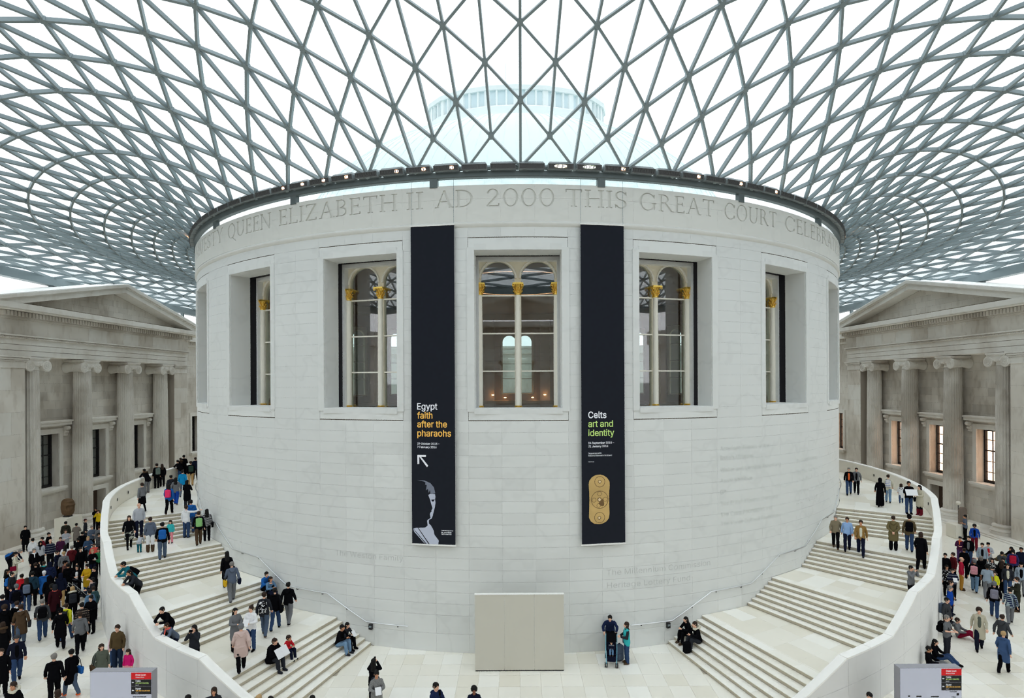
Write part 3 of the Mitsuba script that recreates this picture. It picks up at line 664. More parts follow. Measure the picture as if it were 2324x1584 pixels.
NECK = lathe([(.61, 12.30), (.63, 12.36), (.60, 12.40), (.60, 12.55), (.66, 12.58), (.76, 12.68), (.78, 12.78), (0, 12.82)], 40)
def volute_roll(side):
    """one scroll: a roll running front to back, waisted in the middle; local x along the facade, y outward, z up"""
    m = lathe([(0, -.78), (.40, -.78), (.425, -.74), (.40, -.68), (.33, -.35), (.29, -.06), (.33, -.06), (.33, .06), (.29, .06), (.33, .35), (.40, .68), (.425, .74), (.40, .78), (.36, .765), (0, .755)], 28)
    m.apply_transform(trimesh.transformations.rotation_matrix(-math.pi / 2, (1, 0, 0))); m.apply_translation((side * .76, 0, 12.60))
    return m
def spiral(side):
    t = np.linspace(0, 2.6 * 2 * math.pi, 60); r = .385 * (1 - t / t[-1] * .86)
    a = math.pi / 2 - side * (-t)
    pts = np.column_stack([side * .76 + r * np.cos(a), np.full(len(t), .775), 12.60 + r * np.sin(a)])
    eye = trimesh.creation.icosphere(1, .06); eye.apply_translation((side * .76, .775, 12.60))
    return cat([tube(pts, np.linspace(.034, .016, 60), 5), eye])
tq = np.linspace(-.76, .76, 15)
CUSHION = poly_prism(Polygon([*np.column_stack([tq, 12.74 - .10 * np.cos(tq * 2.0)]), *np.column_stack([tq[::-1], np.full(15, 13.03)])]), -.74, .74, lambda v: v[:, [0, 2, 1]], back=True)
EGGS = cat([(lambda m: (m.apply_scale((.085, .06, .11)), m.apply_translation((x, .70, 12.68)), m)[2])(trimesh.creation.icosphere(1, 1)) for x in (-.24, 0, .24)])
ABACUS = cat([bx(-.86, .86, -.80, .80, 13.02, 13.10), bx(-.92, .92, -.84, .84, 13.10, 13.22)])
VOL = [cat([volute_roll(q), spiral(q)]) for q in (-1, 1)]
def facade(name, fm, c, side, full=True, warm=False):
    """fm maps (t along the wall, z, d towards the court) into the world; c is the middle of the portico"""
    struct(name)
    def P_(m): v = np.array(m.vertices); return mesh_of(fm(v), m.faces)
    def B_(t0, t1, z0, z1, d0, d1): return P_(bx(t0, t1, z0, z1, d0, d1))
    def move(m, t, d):
        v = np.array(m.vertices); return mesh_of(fm(np.column_stack([v[:, 0] + t, v[:, 2], v[:, 1] + d])), m.faces)
    rnd = random.Random(len(name) * 7 + 1)
    bays = [c - 5.28, c, c + 5.28]
    ops = [box(b - 1.15, 3.25, b + 1.15, 7.42) for b in bays] + [box(c - 1.1, 0, c + 1.1, 2.25)]
    far = box(19.95, 3.6, 21.6, 7.65)
    items = []
    def ashlar(region, d, h, w, mats, cut=None):
        x0, y0, x1, y1 = region.bounds; k = 0; z = y0
        while z < y1 - .02:
            zt = min(z + h, y1); x = x0 - (w / 2 if k % 2 else 0)
            while x < x1 - .02:
                b = box(max(x, x0) + .004, z + .004, min(x + w, x1) - .004, zt - .004).intersection(region)
                if cut is not None: b = b.difference(cut)
                if b.area > .01:
                    m = poly_prism(b, d - .02, d, fm)
                    if m is not None:
                        q = b.bounds; items.append((m, rnd.choice(mats), seen(fm(np.array([[q[0], q[1], d], [q[2], q[1], d], [q[2], q[3], d], [q[0], q[3], d]])))))
                x += w
            z = zt; k += 1
    mats = [PORT[0], PORT[0], PORT[1], PORT[2], PORT[3]]
    if full:
        ashlar(box(c - 9.1, 0.1, c + 9.1, 13.3), 0, .66, 1.55, mats, unary_union(ops))
        for t0, t1 in ((c - 11.4, c - 9.1), (c + 9.1, c + 11.4)): ashlar(box(t0, .1, t1, 12.45), 1.5, 1.54, 2.3, [PORT[2], 'm_port_clean', PORT[0]])
        ashlar(Polygon([(c - 9.4, 17.0), (c + 9.4, 17.0), (c, 19.05)]), 1.45, .48, 1.2, [PORT[0], PORT[1], PORT[0]])
        ashlar(box(c - 11.4, 14.72, c + 11.4, 15.74), 1.62, 1.02, 2.1, [PORT[0], PORT[2], 'm_port_clean'])
        ashlar(box(c + 11.4, 0, 45.9, 15.4), -.5, .66, 1.55, mats, far)
        pieces(name, 'stone_block', items, 'stone_blocks_beyond', PORT[0], 300)
        wall = box(-45.9, 0, c - 9.1, 15.4)
        put(name, 'near_wall', poly_prism(wall, -.6, -.5, fm), 'm_port_clean')
    else:
        ashlar(box(c - 30, 0.1, c + 30, 13.3), 0, 1.32, 3.1, mats, unary_union(ops))
        put(name, 'stone_blocks_beyond', cat([i[0] for i in items]), PORT[0], kind='stuff')
        put(name, 'tympanum', poly_prism(Polygon([(c - 9.4, 17.0), (c + 9.4, 17.0), (c, 19.05)]), 1.4, 1.45, fm), PORT[0]); put(name, 'frieze', B_(c - 11.4, c + 11.4, 14.72, 15.74, 0, 1.62), PORT[0])
    back = box(-46, 0, 46, 16.9).difference(unary_union(ops + [far]))
    if full:
        put(name, 'backing', poly_prism(box(c - 11, 0, c + 11, 13.3).difference(unary_union(ops)), -.03, -.018, fm), 'm_port_joint')
        put(name, 'backing', poly_prism(box(c + 10.5, 0, 46, 16.9).difference(far), -.53, -.518, fm), 'm_port_joint')
        put(name, 'tympanum_backing', poly_prism(Polygon([(c - 12, 16.5), (c + 12, 16.5), (c + 12, 17.0), (c, 19.6), (c - 12, 17.0)]), 1.2, 1.43, fm, back=True), 'm_port_joint')
        put(name, 'pier', cat([B_(t0 + .02, t1 - .02, 0, 13.3, -.5, 1.482) for t0, t1 in ((c - 11.4, c - 9.1), (c + 9.1, c + 11.4))]), 'm_port_joint')
        for t0, t1 in ((c - 11.4, c - 9.1), (c + 9.1, c + 11.4)):
            put(name, 'pier_capital', cat([B_(t0 - .0, t1 + .0, 12.4, 12.5, 1.4, 1.56), B_(t0 - .04, t1 + .04, 12.5, 12.85, 1.3, 1.52), B_(t0 - .1, t1 + .1, 12.86, 12.95, -.3, 1.6), B_(t0 - .15, t1 + .15, 12.97, 13.1, -.3, 1.68), B_(t0 - .22, t1 + .22, 13.12, 13.24, -.3, 1.76)]), 'm_port_clean')
    # entablature
    ent = [('architrave', [(1.50, 13.26, 13.62), (1.54, 13.64, 14.02), (1.58, 14.04, 14.44)]), ('taenia', [(1.72, 14.44, 14.54), (1.66, 14.54, 14.60), (1.80, 14.60, 14.70)]), ('frieze_core', [(1.60, 14.7, 15.8)]),
           ('bed_mould', [(1.72, 15.74, 15.80), (1.80, 15.80, 15.88), (1.78, 15.88, 16.3)]), ('corona', [(2.62, 16.28, 16.36), (2.70, 16.36, 16.74)])]
    for nm, lst in ent: put(name, nm, cat([B_(c - 11.4 - (d - 1.5) * (1 if nm == 'corona' else .5), c + 11.4 + (d - 1.5) * (1 if nm == 'corona' else .5), z0, z1, -.4, d) for d, z0, z1 in lst]), 'm_port_clean' if nm != 'bed_mould' else PORT[1])
    put(name, 'dentils', cat([B_(c - 11.5 + .30 * k, c - 11.5 + .30 * k + .19, 15.92, 16.24, 1.78, 2.08) for k in range(77)]), PORT[1], kind='stuff')
    put(name, 'fillet_beads', cat([B_(c - 11.5 + .15 * k, c - 11.5 + .15 * k + .09, 14.46, 14.53, 1.7, 1.76) for k in range(153)]), PORT[1], kind='stuff')
    for q in (-1, 1):
        def rake(lo, hi, d0, d1, t0=12.9):
            return poly_prism(Polygon([(c + q * t0, 19.80 - .22 * t0 + lo), (c, 19.80 + lo), (c, 19.80 + hi), (c + q * t0, 19.80 - .22 * t0 + hi)]), d0, d1, fm, back=True)
        put(name, 'raking_cornice', cat([rake(-.72, -.34, -.4, 2.62), rake(-.34, -.24, -.4, 2.72), rake(-.24, -.02, -.4, 2.84)]), 'm_port_clean')
        put(name, 'portico_roof', rake(-.02, .05, -4.5, 2.84), 'm_coping')
    put(name, 'stylobate', cat([B_(c - 11.6, c + 11.6, 0, .12, -.2, 2.25), B_(c - 11.5, c + 11.5, 0, .06, -.2, 2.55)]), 'm_port_clean')
    if full:
        # side walls' crown
        put(name, 'side_cornice', cat([B_(c + 11.2, 46, 15.4, 15.6, -.6, -.3), B_(c + 11.2, 46, 15.95, 16.35, -.6, .35), B_(c + 11.2, 46, 15.6, 16.0, -.6, -.25), B_(c + 11.2, 46, 16.35, 16.9, -1.5, -.4), B_(-46, c - 11.2, 15.4, 16.9, -1, .2)]), 'm_port_clean')
        put(name, 'side_dentils', cat([B_(c + 11.4 + .3 * k, c + 11.4 + .3 * k + .19, 15.64, 15.92, -.3, -.05) for k in range(100)]), PORT[1], kind='stuff')
    for i, t in enumerate((c - 7.92, c - 2.64, c + 2.64, c + 7.92)):
        if full:
            word = ('nearest the camera', 'second from the camera', 'third from the camera', 'farthest from the camera')[i]
            C = thing('ionic_column', f'fluted stone column with scroll capital, {word} in the {side} portico', 'column')
        else: C = name + f'__column_{i:03d}'
        put(C, 'shaft', move(FLUTED, t, .8), 'm_flute', 50); put(C, 'base', move(COLBASE, t, .8), 'm_port_clean', 40)
        if full:
            cp = put(C, 'capital', move(cat([NECK, CUSHION, EGGS]), t, .8), 'm_port_clean', 40)
            for q in (0, 1): put(cp, 'volute', move(VOL[q], t, .8), 'm_port_clean', 40)
            put(cp, 'abacus', move(ABACUS, t, .8), 'm_port_clean')
        else: put(C, 'capital', move(cat([NECK, CUSHION, ABACUS] + VOL), t, .8), 'm_port_clean', 40)
    if not full: return
    wins = [(b, 1.15, 3.25, 7.42, 0.0, True) for b in bays] + [(20.77, .82, 3.6, 7.65, -.5, False)]
    for n, (t, h, z0, z1, d, hood) in enumerate(wins):
        W = struct(f'window_{21 + n + (10 if warm else 0)}')
        put(W, 'reveal', cat([B_(t - h - .1, t - h, z0, z1, d - .9, d + .01), B_(t + h, t + h + .1, z0, z1, d - .9, d + .01), B_(t - h, t + h, z1, z1 + .1, d - .9, d + .01), B_(t - h, t + h, z0 - .1, z0, d - .9, d + .05)]), PORT[1])
        put(W, 'architrave', poly_prism(box(t - h - .38, z0, t + h + .38, z1 + .40).difference(box(t - h, z0 - 1, t + h, z1)), d - .02, d + .09, fm), 'm_port_clean')
        put(W, 'sill', cat([B_(t - h - .5, t + h + .5, z0 - .16, z0, d - .3, d + .36), B_(t - h - .42, t + h + .42, z0 - .34, z0 - .16, d - .3, d + .24)]), 'm_port_clean')
        if hood:
            put(W, 'hood', cat([B_(t - h - .62, t + h + .62, 7.98, 8.08, d, d + .2), B_(t - h - .78, t + h + .78, 8.08, 8.32, d, d + .5), B_(t - h - .84, t + h + .84, 8.32, 8.46, d, d + .58)]), 'm_port_clean')
            for q in (-1, 1):
                tq_ = t + q * (h + .55); cc = []
                for z, dd, r in ((7.82, .30, .16), (7.5, .2, .12), (7.28, .12, .10)):
                    m = trimesh.creation.cylinder(r, .30, sections=14); m.apply_transform(trimesh.transformations.rotation_matrix(math.pi / 2, (0, 1, 0)))
                    v = np.array(m.vertices); cc.append(mesh_of(fm(np.column_stack([v[:, 0] + tq_, v[:, 2] + z, v[:, 1] + d + dd])), m.faces))
                cc.append(B_(tq_ - .14, tq_ + .14, 7.2, 7.98, d, d + .2)); put(W, 'console', cat(cc), 'm_port_clean')
        zf = d - .62; e = .13
        put(W, 'sash_frame', cat([B_(t - h, t - h + e, z0, z1, zf - .1, zf + .1), B_(t + h - e, t + h, z0, z1, zf - .1, zf + .1), B_(t - h, t + h, z1 - e, z1, zf - .1, zf + .1), B_(t - h, t + h, z0, z0 + .2, zf - .1, zf + .1)]), 'm_sash')
        zm = z0 + (z1 - z0) * .6; put(W, 'meeting_rail', B_(t - h, t + h, zm - .04, zm + .04, zf - .06, zf + .06), 'm_sash')
        cols = [t - h + 2 * h * k / 3 for k in (1, 2)] if h > 1 else [t]
        for x in cols: put(W, 'glazing_bar', B_(x - .025, x + .025, z0, z1, zf - .03, zf + .03), 'm_sash')
        for z in (z0 + (zm - z0) / 3, z0 + (zm - z0) * 2 / 3, zm + (z1 - zm) / 2): put(W, 'glazing_bar', B_(t - h, t + h, z - .02, z + .02, zf - .03, zf + .03), 'm_sash')
        xs, zz = [t - h, *cols, t + h], [z0, z0 + (zm - z0) / 3, z0 + (zm - z0) * 2 / 3, zm, zm + (z1 - zm) / 2, z1]
        for a, b in zip(xs, xs[1:]):
            for p, q in zip(zz, zz[1:]):
                put(W, 'pane', mesh_of(fm(np.array([[a, p, zf], [b, p, zf], [b, q, zf], [a, q, zf]])), [[0, 1, 2], [0, 2, 3]]), 'm_window_glass')
        bl = mesh_of(fm(np.array([[t - h, z0, zf - .2], [t + h, z0, zf - .2], [t + h, z1, zf - .2], [t - h, z1, zf - .2]])), [[0, 1, 2], [0, 2, 3]])
        k = put(W, 'blind', bl, 'm_blind_cold')
        if warm:
            e0 = fm(np.array([[0, 0, 1.0]]))[0] - fm(np.array([[0, 0, 0.0]]))[0]; nn = np.cross(np.array(bl.vertices[1]) - bl.vertices[0], np.array(bl.vertices[2]) - bl.vertices[0])
            if np.dot(nn, e0) < 0: bl = mesh_of(bl.vertices, np.asarray(bl.faces)[:, ::-1]); scene[k] = mikit.ply(bl, 'm_blind_cold')
            scene[k]['emitter'] = {'type': 'area', 'radiance': rgb((.60, .33, .22))}
        else:
            put(W, 'gap_beside_blind', B_(t - h, t - h + .62, z0, z1, zf - .19, zf - .17), 'm_blind_dark')
    D = struct(f'door_{2 if warm else 1}')
    put(D, 'architrave', poly_prism(box(c - 1.45, .1, c + 1.45, 2.62).difference(box(c - 1.1, -1, c + 1.1, 2.25)), -.02, .1, fm), 'm_port_clean')
    put(D, 'reveal', cat([B_(c - 1.2, c - 1.1, 0, 2.25, -.8, 0), B_(c + 1.1, c + 1.2, 0, 2.25, -.8, 0), B_(c - 1.1, c + 1.1, 2.25, 2.35, -.8, 0)]), PORT[1])
    for q in (-1, 1):
        lf = put(D, 'leaf', B_(c + min(q * 1.1, 0) + .01, c + max(q * 1.1, 0) - .01, .1, 2.25, -.75, -.68), 'm_door_wood')
        put(D, 'panel', B_(c + q * .55 - .4, c + q * .55 + .4, .3, 1.0, -.69, -.66), 'm_door_wood'); put(D, 'panel', B_(c + q * .55 - .4, c + q * .55 + .4, 1.2, 2.1, -.69, -.66), 'm_door_wood')
facade('wall_west', lambda v: np.column_stack([-36.1 + v[:, 2], v[:, 0], v[:, 1]]), 4.1, 'left')
facade('wall_east', lambda v: np.column_stack([36.1 - v[:, 2], v[:, 0], v[:, 1]]), 4.1, 'right', warm=True)
facade('wall_south', lambda v: np.column_stack([v[:, 0], -49.9 + v[:, 2], v[:, 1]]), 0.0, 'south', full=False)
struct('wall_north'); put('wall_north', 'ashlar', bx(-37, 37, 46, 46.6, 0, 17), 'm_port_clean'); put('wall_north', 'cornice', bx(-37, 37, 45.4, 46, 15.8, 16.6), 'm_port_clean')

# ---------------------------------------------------------------- banners
def banner(deg, label, marks):
    a = math.radians(deg); n = np.array([math.sin(a), -math.cos(a), 0]); ux = np.array([math.cos(a), math.sin(a), 0])
    fm = flat_map(n * (R + .16) - ux * .93, ux, n); Bn = thing('banner', label, 'banner')
    us, zs_ = np.linspace(0, 1.86, 25), np.linspace(4.52, 17.70, 12); v = []
    for u in us:
        for z in zs_: v.append((u, z, .012 * math.sin(u * 9 + .4) * min(1, (z - 4.4) / 5)))
    f = []
    for i in range(24):
        for j in range(11): b = i * 12 + j; f += [[b, b + 12, b + 13], [b, b + 13, b + 1]]
    put(Bn, 'cloth', mesh_of(fm(np.array(v)), f), 'm_banner', True)
    for z in (4.46, 17.70): put(Bn, 'bar', (lambda q: mesh_of(fm(np.array(q.vertices)), q.faces))(bx(-.02, 1.88, z, z + .06, -.02, .03)), 'm_hoarding_edge', label='white hem bar')
    for u in (.02, 1.84): put(Bn, 'cable', tube([n * (R + .12) - ux * (.93 - u) + [0, 0, 17.72], n * (R + .1) - ux * (.93 - u) + [0, 0, 19.7]], .006, 4), 'm_steel')
    for nm, m, polys, dep in marks:
        put(Bn, nm, poly_prism(unary_union(polys), dep - .004, dep, fm), m)
    return Bn
def line(s, u, z, h, w=None, bold=True):
    q = text_poly(s, h, bold); b = q.bounds
    if w: q = affinity.scale(q, w / (b[2] - b[0]), 1, origin=(b[0], 0))
    return affinity.translate(q, u - b[0], z)
def pz(pts, sc, ox, oy, left): return Polygon([((ox + x / sc - left) / 54.35, 11.16 - (oy + y / sc - 870.5) / 54.35) for x, y in pts]).buffer(0)
e1 = lambda pts: pz(pts, 8.56, 936, 1060, 943.5)
arrow = [box(.25, 8.13, .62, 8.21), box(.25, 7.83, .33, 8.21), Polygon([(.29, 8.19), (.35, 8.21), (.72, 7.77), (.66, 7.71)])]
banner(-9.12, 'dark banner reading Egypt faith after the pharaohs with a pale marble profile', [
    ('white_lettering', 'm_white_print', [line('Egypt', .25, 10.10, .263, .87), line('29 October 2015 –', .25, 8.64, .085, .95), line('7 February 2016', .25, 8.50, .085, .83), line('BLAVATNIK', 1.27, 4.985, .06, .43), line('FAMILY FOUNDATION', 1.27, 4.93, .03, .43), line('Generously supported by', 1.27, 5.09, .03, .50)], .020),
    ('orange_lettering', 'm_orange_print', [line('faith', .25, 9.73, .263, .66), line('after the', .25, 9.365, .263, 1.28), line('pharaohs', .25, 8.99, .263, 1.45)], .020),
    ('arrow', 'm_white_print', arrow, .020),
    ('profile_hair', 'm_bust_dim', [e1([(180, 240), (320, 240), (440, 290), (510, 370), (535, 480), (500, 490), (440, 490), (430, 420), (405, 480), (390, 400), (350, 430), (365, 330), (330, 320), (345, 280), (300, 260)])], .020),
    ('profile', 'm_bust', [e1([(395, 520), (440, 495), (530, 500), (540, 560), (530, 600), (540, 660), (530, 740), (500, 850), (480, 930), (460, 975), (405, 1000), (408, 1070), (450, 1110), (500, 1200), (515, 1280), (600, 1390), (590, 1480), (570, 1500), (370, 1500), (300, 1440), (110, 1240), (90, 1180), (160, 1160), (200, 1160), (330, 1150), (380, 1110), (370, 1010), (440, 960), (425, 890), (445, 840), (480, 770), (455, 700), (435, 620)])], .020),
    ('profile_fold', 'm_banner', [e1([(180, 1160), (195, 1160), (425, 1475), (408, 1482)]), e1([(95, 1190), (110, 1195), (365, 1470), (350, 1480)]), e1([(455, 610), (530, 600), (500, 645), (470, 640)]), e1([(430, 820), (470, 830), (440, 850)])], .022)])
e2 = lambda pts: pz(pts, 8.56, 1316, 1060, 1322.6)
def disc(cx, cy, r, n=30): t = np.linspace(0, 2 * math.pi, n); return e2(np.column_stack([cx + r * np.cos(t), cy + r * np.sin(t)]))
plaque = e2([(190, 320), (205, 250), (260, 180), (340, 142), (420, 136), (500, 160), (560, 205), (605, 270), (612, 350), (600, 480), (598, 640), (605, 900), (590, 985), (540, 1045), (470, 1080), (390, 1092), (300, 1080), (230, 1030), (195, 960), (198, 820), (205, 600), (200, 450)])
rings = [disc(x, y, r).difference(disc(x, y, r - w)) for x, y, r, w in ((412, 275, 105, 9), (412, 275, 34, 10), (410, 620, 172, 10), (405, 618, 42, 14), (405, 965, 105, 9), (400, 970, 34, 10), (405, 505, 44, 7), (295, 625, 44, 7), (520, 615, 44, 7), (390, 730, 40, 7))]
banner(9.02, 'dark banner reading Celts art and identity with a golden oblong plaque', [
    ('white_lettering', 'm_white_print', [line('Celts', .285, 9.72, .263, .78), line('24 September 2015 –', .285, 8.65, .085, 1.10), line('31 January 2016', .285, 8.51, .085, .85), line('Organised with', .285, 8.235, .062, .55, False), line('National Museums Scotland', .285, 8.14, .062, 1.0, False), line('Supported by', .285, 7.90, .03, .24)], .020),
    ('green_lettering', 'm_green_print', [line('art and', .285, 9.355, .263, 1.06), line('identity', .285, 8.98, .263, 1.11)], .020),
    ('plaque', 'm_plaque', [plaque], .020), ('plaque_rings', 'm_plaque_line', rings, .023), ('plaque_bosses', 'm_plaque_hi', [disc(412, 275, 22), disc(405, 618, 27), disc(400, 970, 22)], .023),
    ('plaque_hollow', 'm_plaque_line', [e2([(430, 640), (470, 600), (500, 690), (490, 745), (440, 745), (380, 690)])], .023)])

# ---------------------------------------------------------------- hoarding, sign boards, sculptures
Hd = thing('hoarding', 'plain beige three-panel hoarding standing on the floor against the drum', 'hoarding')
for k in range(3): put(Hd, 'panel', bx(-1.74 + 1.153 * k + .004, -1.74 + 1.153 * (k + 1) - .004, -23.66, -23.62, .05, 2.97), 'm_hoarding')
put(Hd, 'frame', cat([bx(-1.735, -1.68, -23.62, -23.52, .05, 2.95), bx(1.66, 1.715, -23.62, -23.52, .05, 2.95), bx(-1.735, 1.715, -23.62, -23.55, 2.85, 2.95)]), 'm_hoarding'); put(Hd, 'cap', bx(-1.75, 1.73, -23.67, -23.51, 2.97, 2.99), 'm_hoarding_edge'); put(Hd, 'base', bx(-1.72, 1.70, -23.65, -23.5, 0, .05), 'm_black_metal')
def sign(x0, label, rows, y=-27.9, w=1.96, h=2.10):
    Sg = thing('sign_board', label, 'sign'); fm = flat_map((x0, y, 0), (1, 0, 0), (0, -1, 0))
    put(Sg, 'case', bx(x0, x0 + w, y, y + .28, 0, h), 'm_sign_edge'); put(Sg, 'face', bx(x0 + .015, x0 + w - .012, y - .012, y, .02, h - .012), 'm_sign_face')
    u = .67 * w
    for nm, m, za, zb in (('red_panel', 'm_sign_red', 1.865, 2.075), ('black_panel', 'm_sign_black', 1.645, 1.858), ('black_panel', 'm_sign_black', 1.395, 1.637)): put(Sg, nm, bx(x0 + u, x0 + w - .014, y - .018, y - .012, za, zb), m)
    for nm, m, lines in rows: put(Sg, nm, poly_prism(unary_union([line(s, u + a, z, hh, ww, bold) for s, a, z, hh, ww, bold in lines]), .017, .0205, fm), m)
    for z in (1.77, 1.52): put(Sg, 'arrow', poly_prism(unary_union([box(u + .03, z - .01, u + .09, z + .005), Polygon([(u + .02, z), (u + .05, z + .03), (u + .05, z - .03)])]), .017, .0205, fm), 'm_white_print')
    return Sg
common = [('white_lettering', 'm_white_print', [('Great Court', .14, 1.985, .052, .33, True), ('Ground floor', .14, 1.915, .036, .28, False), ('Celts', .14, 1.79, .05, .16, True), ('Egypt', .14, 1.55, .05, .17, True), ('Room 30', .14, 1.672, .026, .10, False), ('Room 3', .14, 1.428, .026, .09, False)]),
          ('green_lettering', 'm_green_print', [('art and identity', .14, 1.732, .04, .42, True)]), ('orange_lettering', 'm_orange_print', [('faith after the pharaohs', .14, 1.488, .04, .46, True)])]
sign(-13.62, 'grey freestanding sign board with red and black panel at the lower left', common + [('blue_lettering', 'm_sign_black', [('Great Court Restaurant', .05, 1.30, .035, .42, True)])])
sg = sign(12.0, 'grey freestanding sign board with red and black panel at the lower right', common + [('dark_lettering', 'm_sign_black', [('Court Café', .26, 1.335, .035, .22, False), ('Toilets', .32, 1.17, .035, .13, False)])])
put(sg, 'pictogram', bx(12.0 + .67 * 1.96 + .48, 12.0 + .67 * 1.96 + .55, -27.921, -27.912, 1.235, 1.305), 'm_sign_black')
put(sg, 'map_mark', cat([bx(12.0 + a, 12.0 + b, -27.916, -27.912, z, z + .035) for a, b, z in ((.52, .68, 1.19), (.52, .66, 1.10), (.98, 1.23, 1.18), (1.0, 1.07, 1.08), (.21, .225, 1.05), (.26, .32, 1.2), (.26, .32, 1.12))]), 'm_sign_black')

pl = thing('plinth', 'pale stone plinth under the dark stone head beside the left portico', 'plinth'); put(pl, 'block', bx(-32.9, -32.0, -4.6, -3.1, .06, 1.72), 'm_plinth'); put(pl, 'foot', bx(-32.94, -31.96, -4.64, -3.06, 0, .06), 'm_port_clean')
hd = thing('colossal_sculpture', 'large brown carved stone head on the plinth before the left portico', 'sculpture')
m = trimesh.creation.icosphere(4, 1.0); v = np.array(m.vertices)
nx, ny, nz = v.T   # +x is the face
sq = lambda t, e: np.sign(t) * np.abs(t) ** e
f = np.column_stack([sq(nx, .72) * .42, sq(ny, .72) * .36, sq(nz, .72) * .64]); fr = nx > 0
def bump(z0, sz, y0=0.0, sy=9.0): return np.exp(-((nz - z0) / sz) ** 2 - ((np.abs(ny) - y0) / sy) ** 2) * fr
f[:, 0] += .17 * bump(-.10, .15, 0, .16) + .09 * bump(.20, .09) - .11 * bump(.05, .09, .42, .18) + .07 * bump(-.42, .05, 0, .3) + .06 * bump(-.55, .05, 0, .28) - .05 * bump(-.48, .03, 0, .3) + .10 * bump(-.80, .12, 0, .35) + .05 * bump(.6, .08)
f += (meshkit.fbm(v * 2.2 + 5, 4)[:, None] - .5) * v * .13
f[:, 0] = np.maximum(f[:, 0], -.28); f[:, 2] = np.clip(f[:, 2], -.62, .60)
a = math.radians(-28); f = f @ np.array([[math.cos(a), math.sin(a), 0], [-math.sin(a), math.cos(a), 0], [0, 0, 1]])
put(hd, 'head', mesh_of(f + [-32.5, -3.85, 2.40], m.faces), 'm_bronze_stone', True); put(hd, 'mount', bx(-32.7, -32.3, -4.05, -3.65, 1.72, 1.82), 'm_black_metal')
pl = thing('plinth', 'buff block plinth under the brown slab beside the right portico', 'plinth'); put(pl, 'block', bx(30.95, 32.65, -4.7, -3.7, 0.05, .97), 'm_plinth'); put(pl, 'foot', bx(30.98, 32.62, -4.67, -3.73, 0, .05), 'm_port_clean')
sl = thing('stone_slab', 'round-topped brown stone slab standing on the right plinth', 'sculpture')
t = np.linspace(0, math.pi, 14); prof = Polygon([(-.26, .97), (.26, .97), (.25, 1.95), *np.column_stack([.25 * np.cos(t), 1.95 + .22 * np.sin(t)]), (-.25, 1.95)])
put(sl, 'slab', poly_prism(prof, -.1, .1, flat_map((31.8, -4.2, 0), (1, 0, 0), (0, -1, 0)), back=True), 'm_brown_stone')
k = thing('stone_ball', 'small grey stone ball on a rod above the brown slab', 'sculpture'); m = trimesh.creation.icosphere(3, .15); put(k, 'ball', m.apply_translation((31.65, -3.98, 2.42)), 'm_plinth', True); put(k, 'rod', tube([(31.65, -3.98, .97), (31.65, -3.98, 2.4)], .02, 6), 'm_black_metal')
tb = thing('timber_hoarding', 'timber-framed grey site panel above the right portico roof', 'hoarding')
for k in range(4): put(tb, 'panel', bx(37.5, 37.6, -9.2 + k * 1.3, -8.0 + k * 1.3, 17.5, 19.1), 'm_grey_panel' if k < 3 else 'm_timber'); put(tb, 'stud', bx(37.4, 37.5, -9.28 + k * 1.3, -9.18 + k * 1.3, 17.5, 19.2), 'm_timber')
put(tb, 'top_rail', bx(37.4, 37.5, -9.3, -4.0, 19.1, 19.2), 'm_timber')
hs = thing('roof_building', 'pale building with a flat roof seen above the left portico', 'building'); put(hs, 'walls', bx(-60, -44, -16, -4, 14, 20.5), 'm_grey_panel'); put(hs, 'parapet', bx(-60.2, -43.8, -16.2, -3.8, 20.5, 21), 'm_coping')
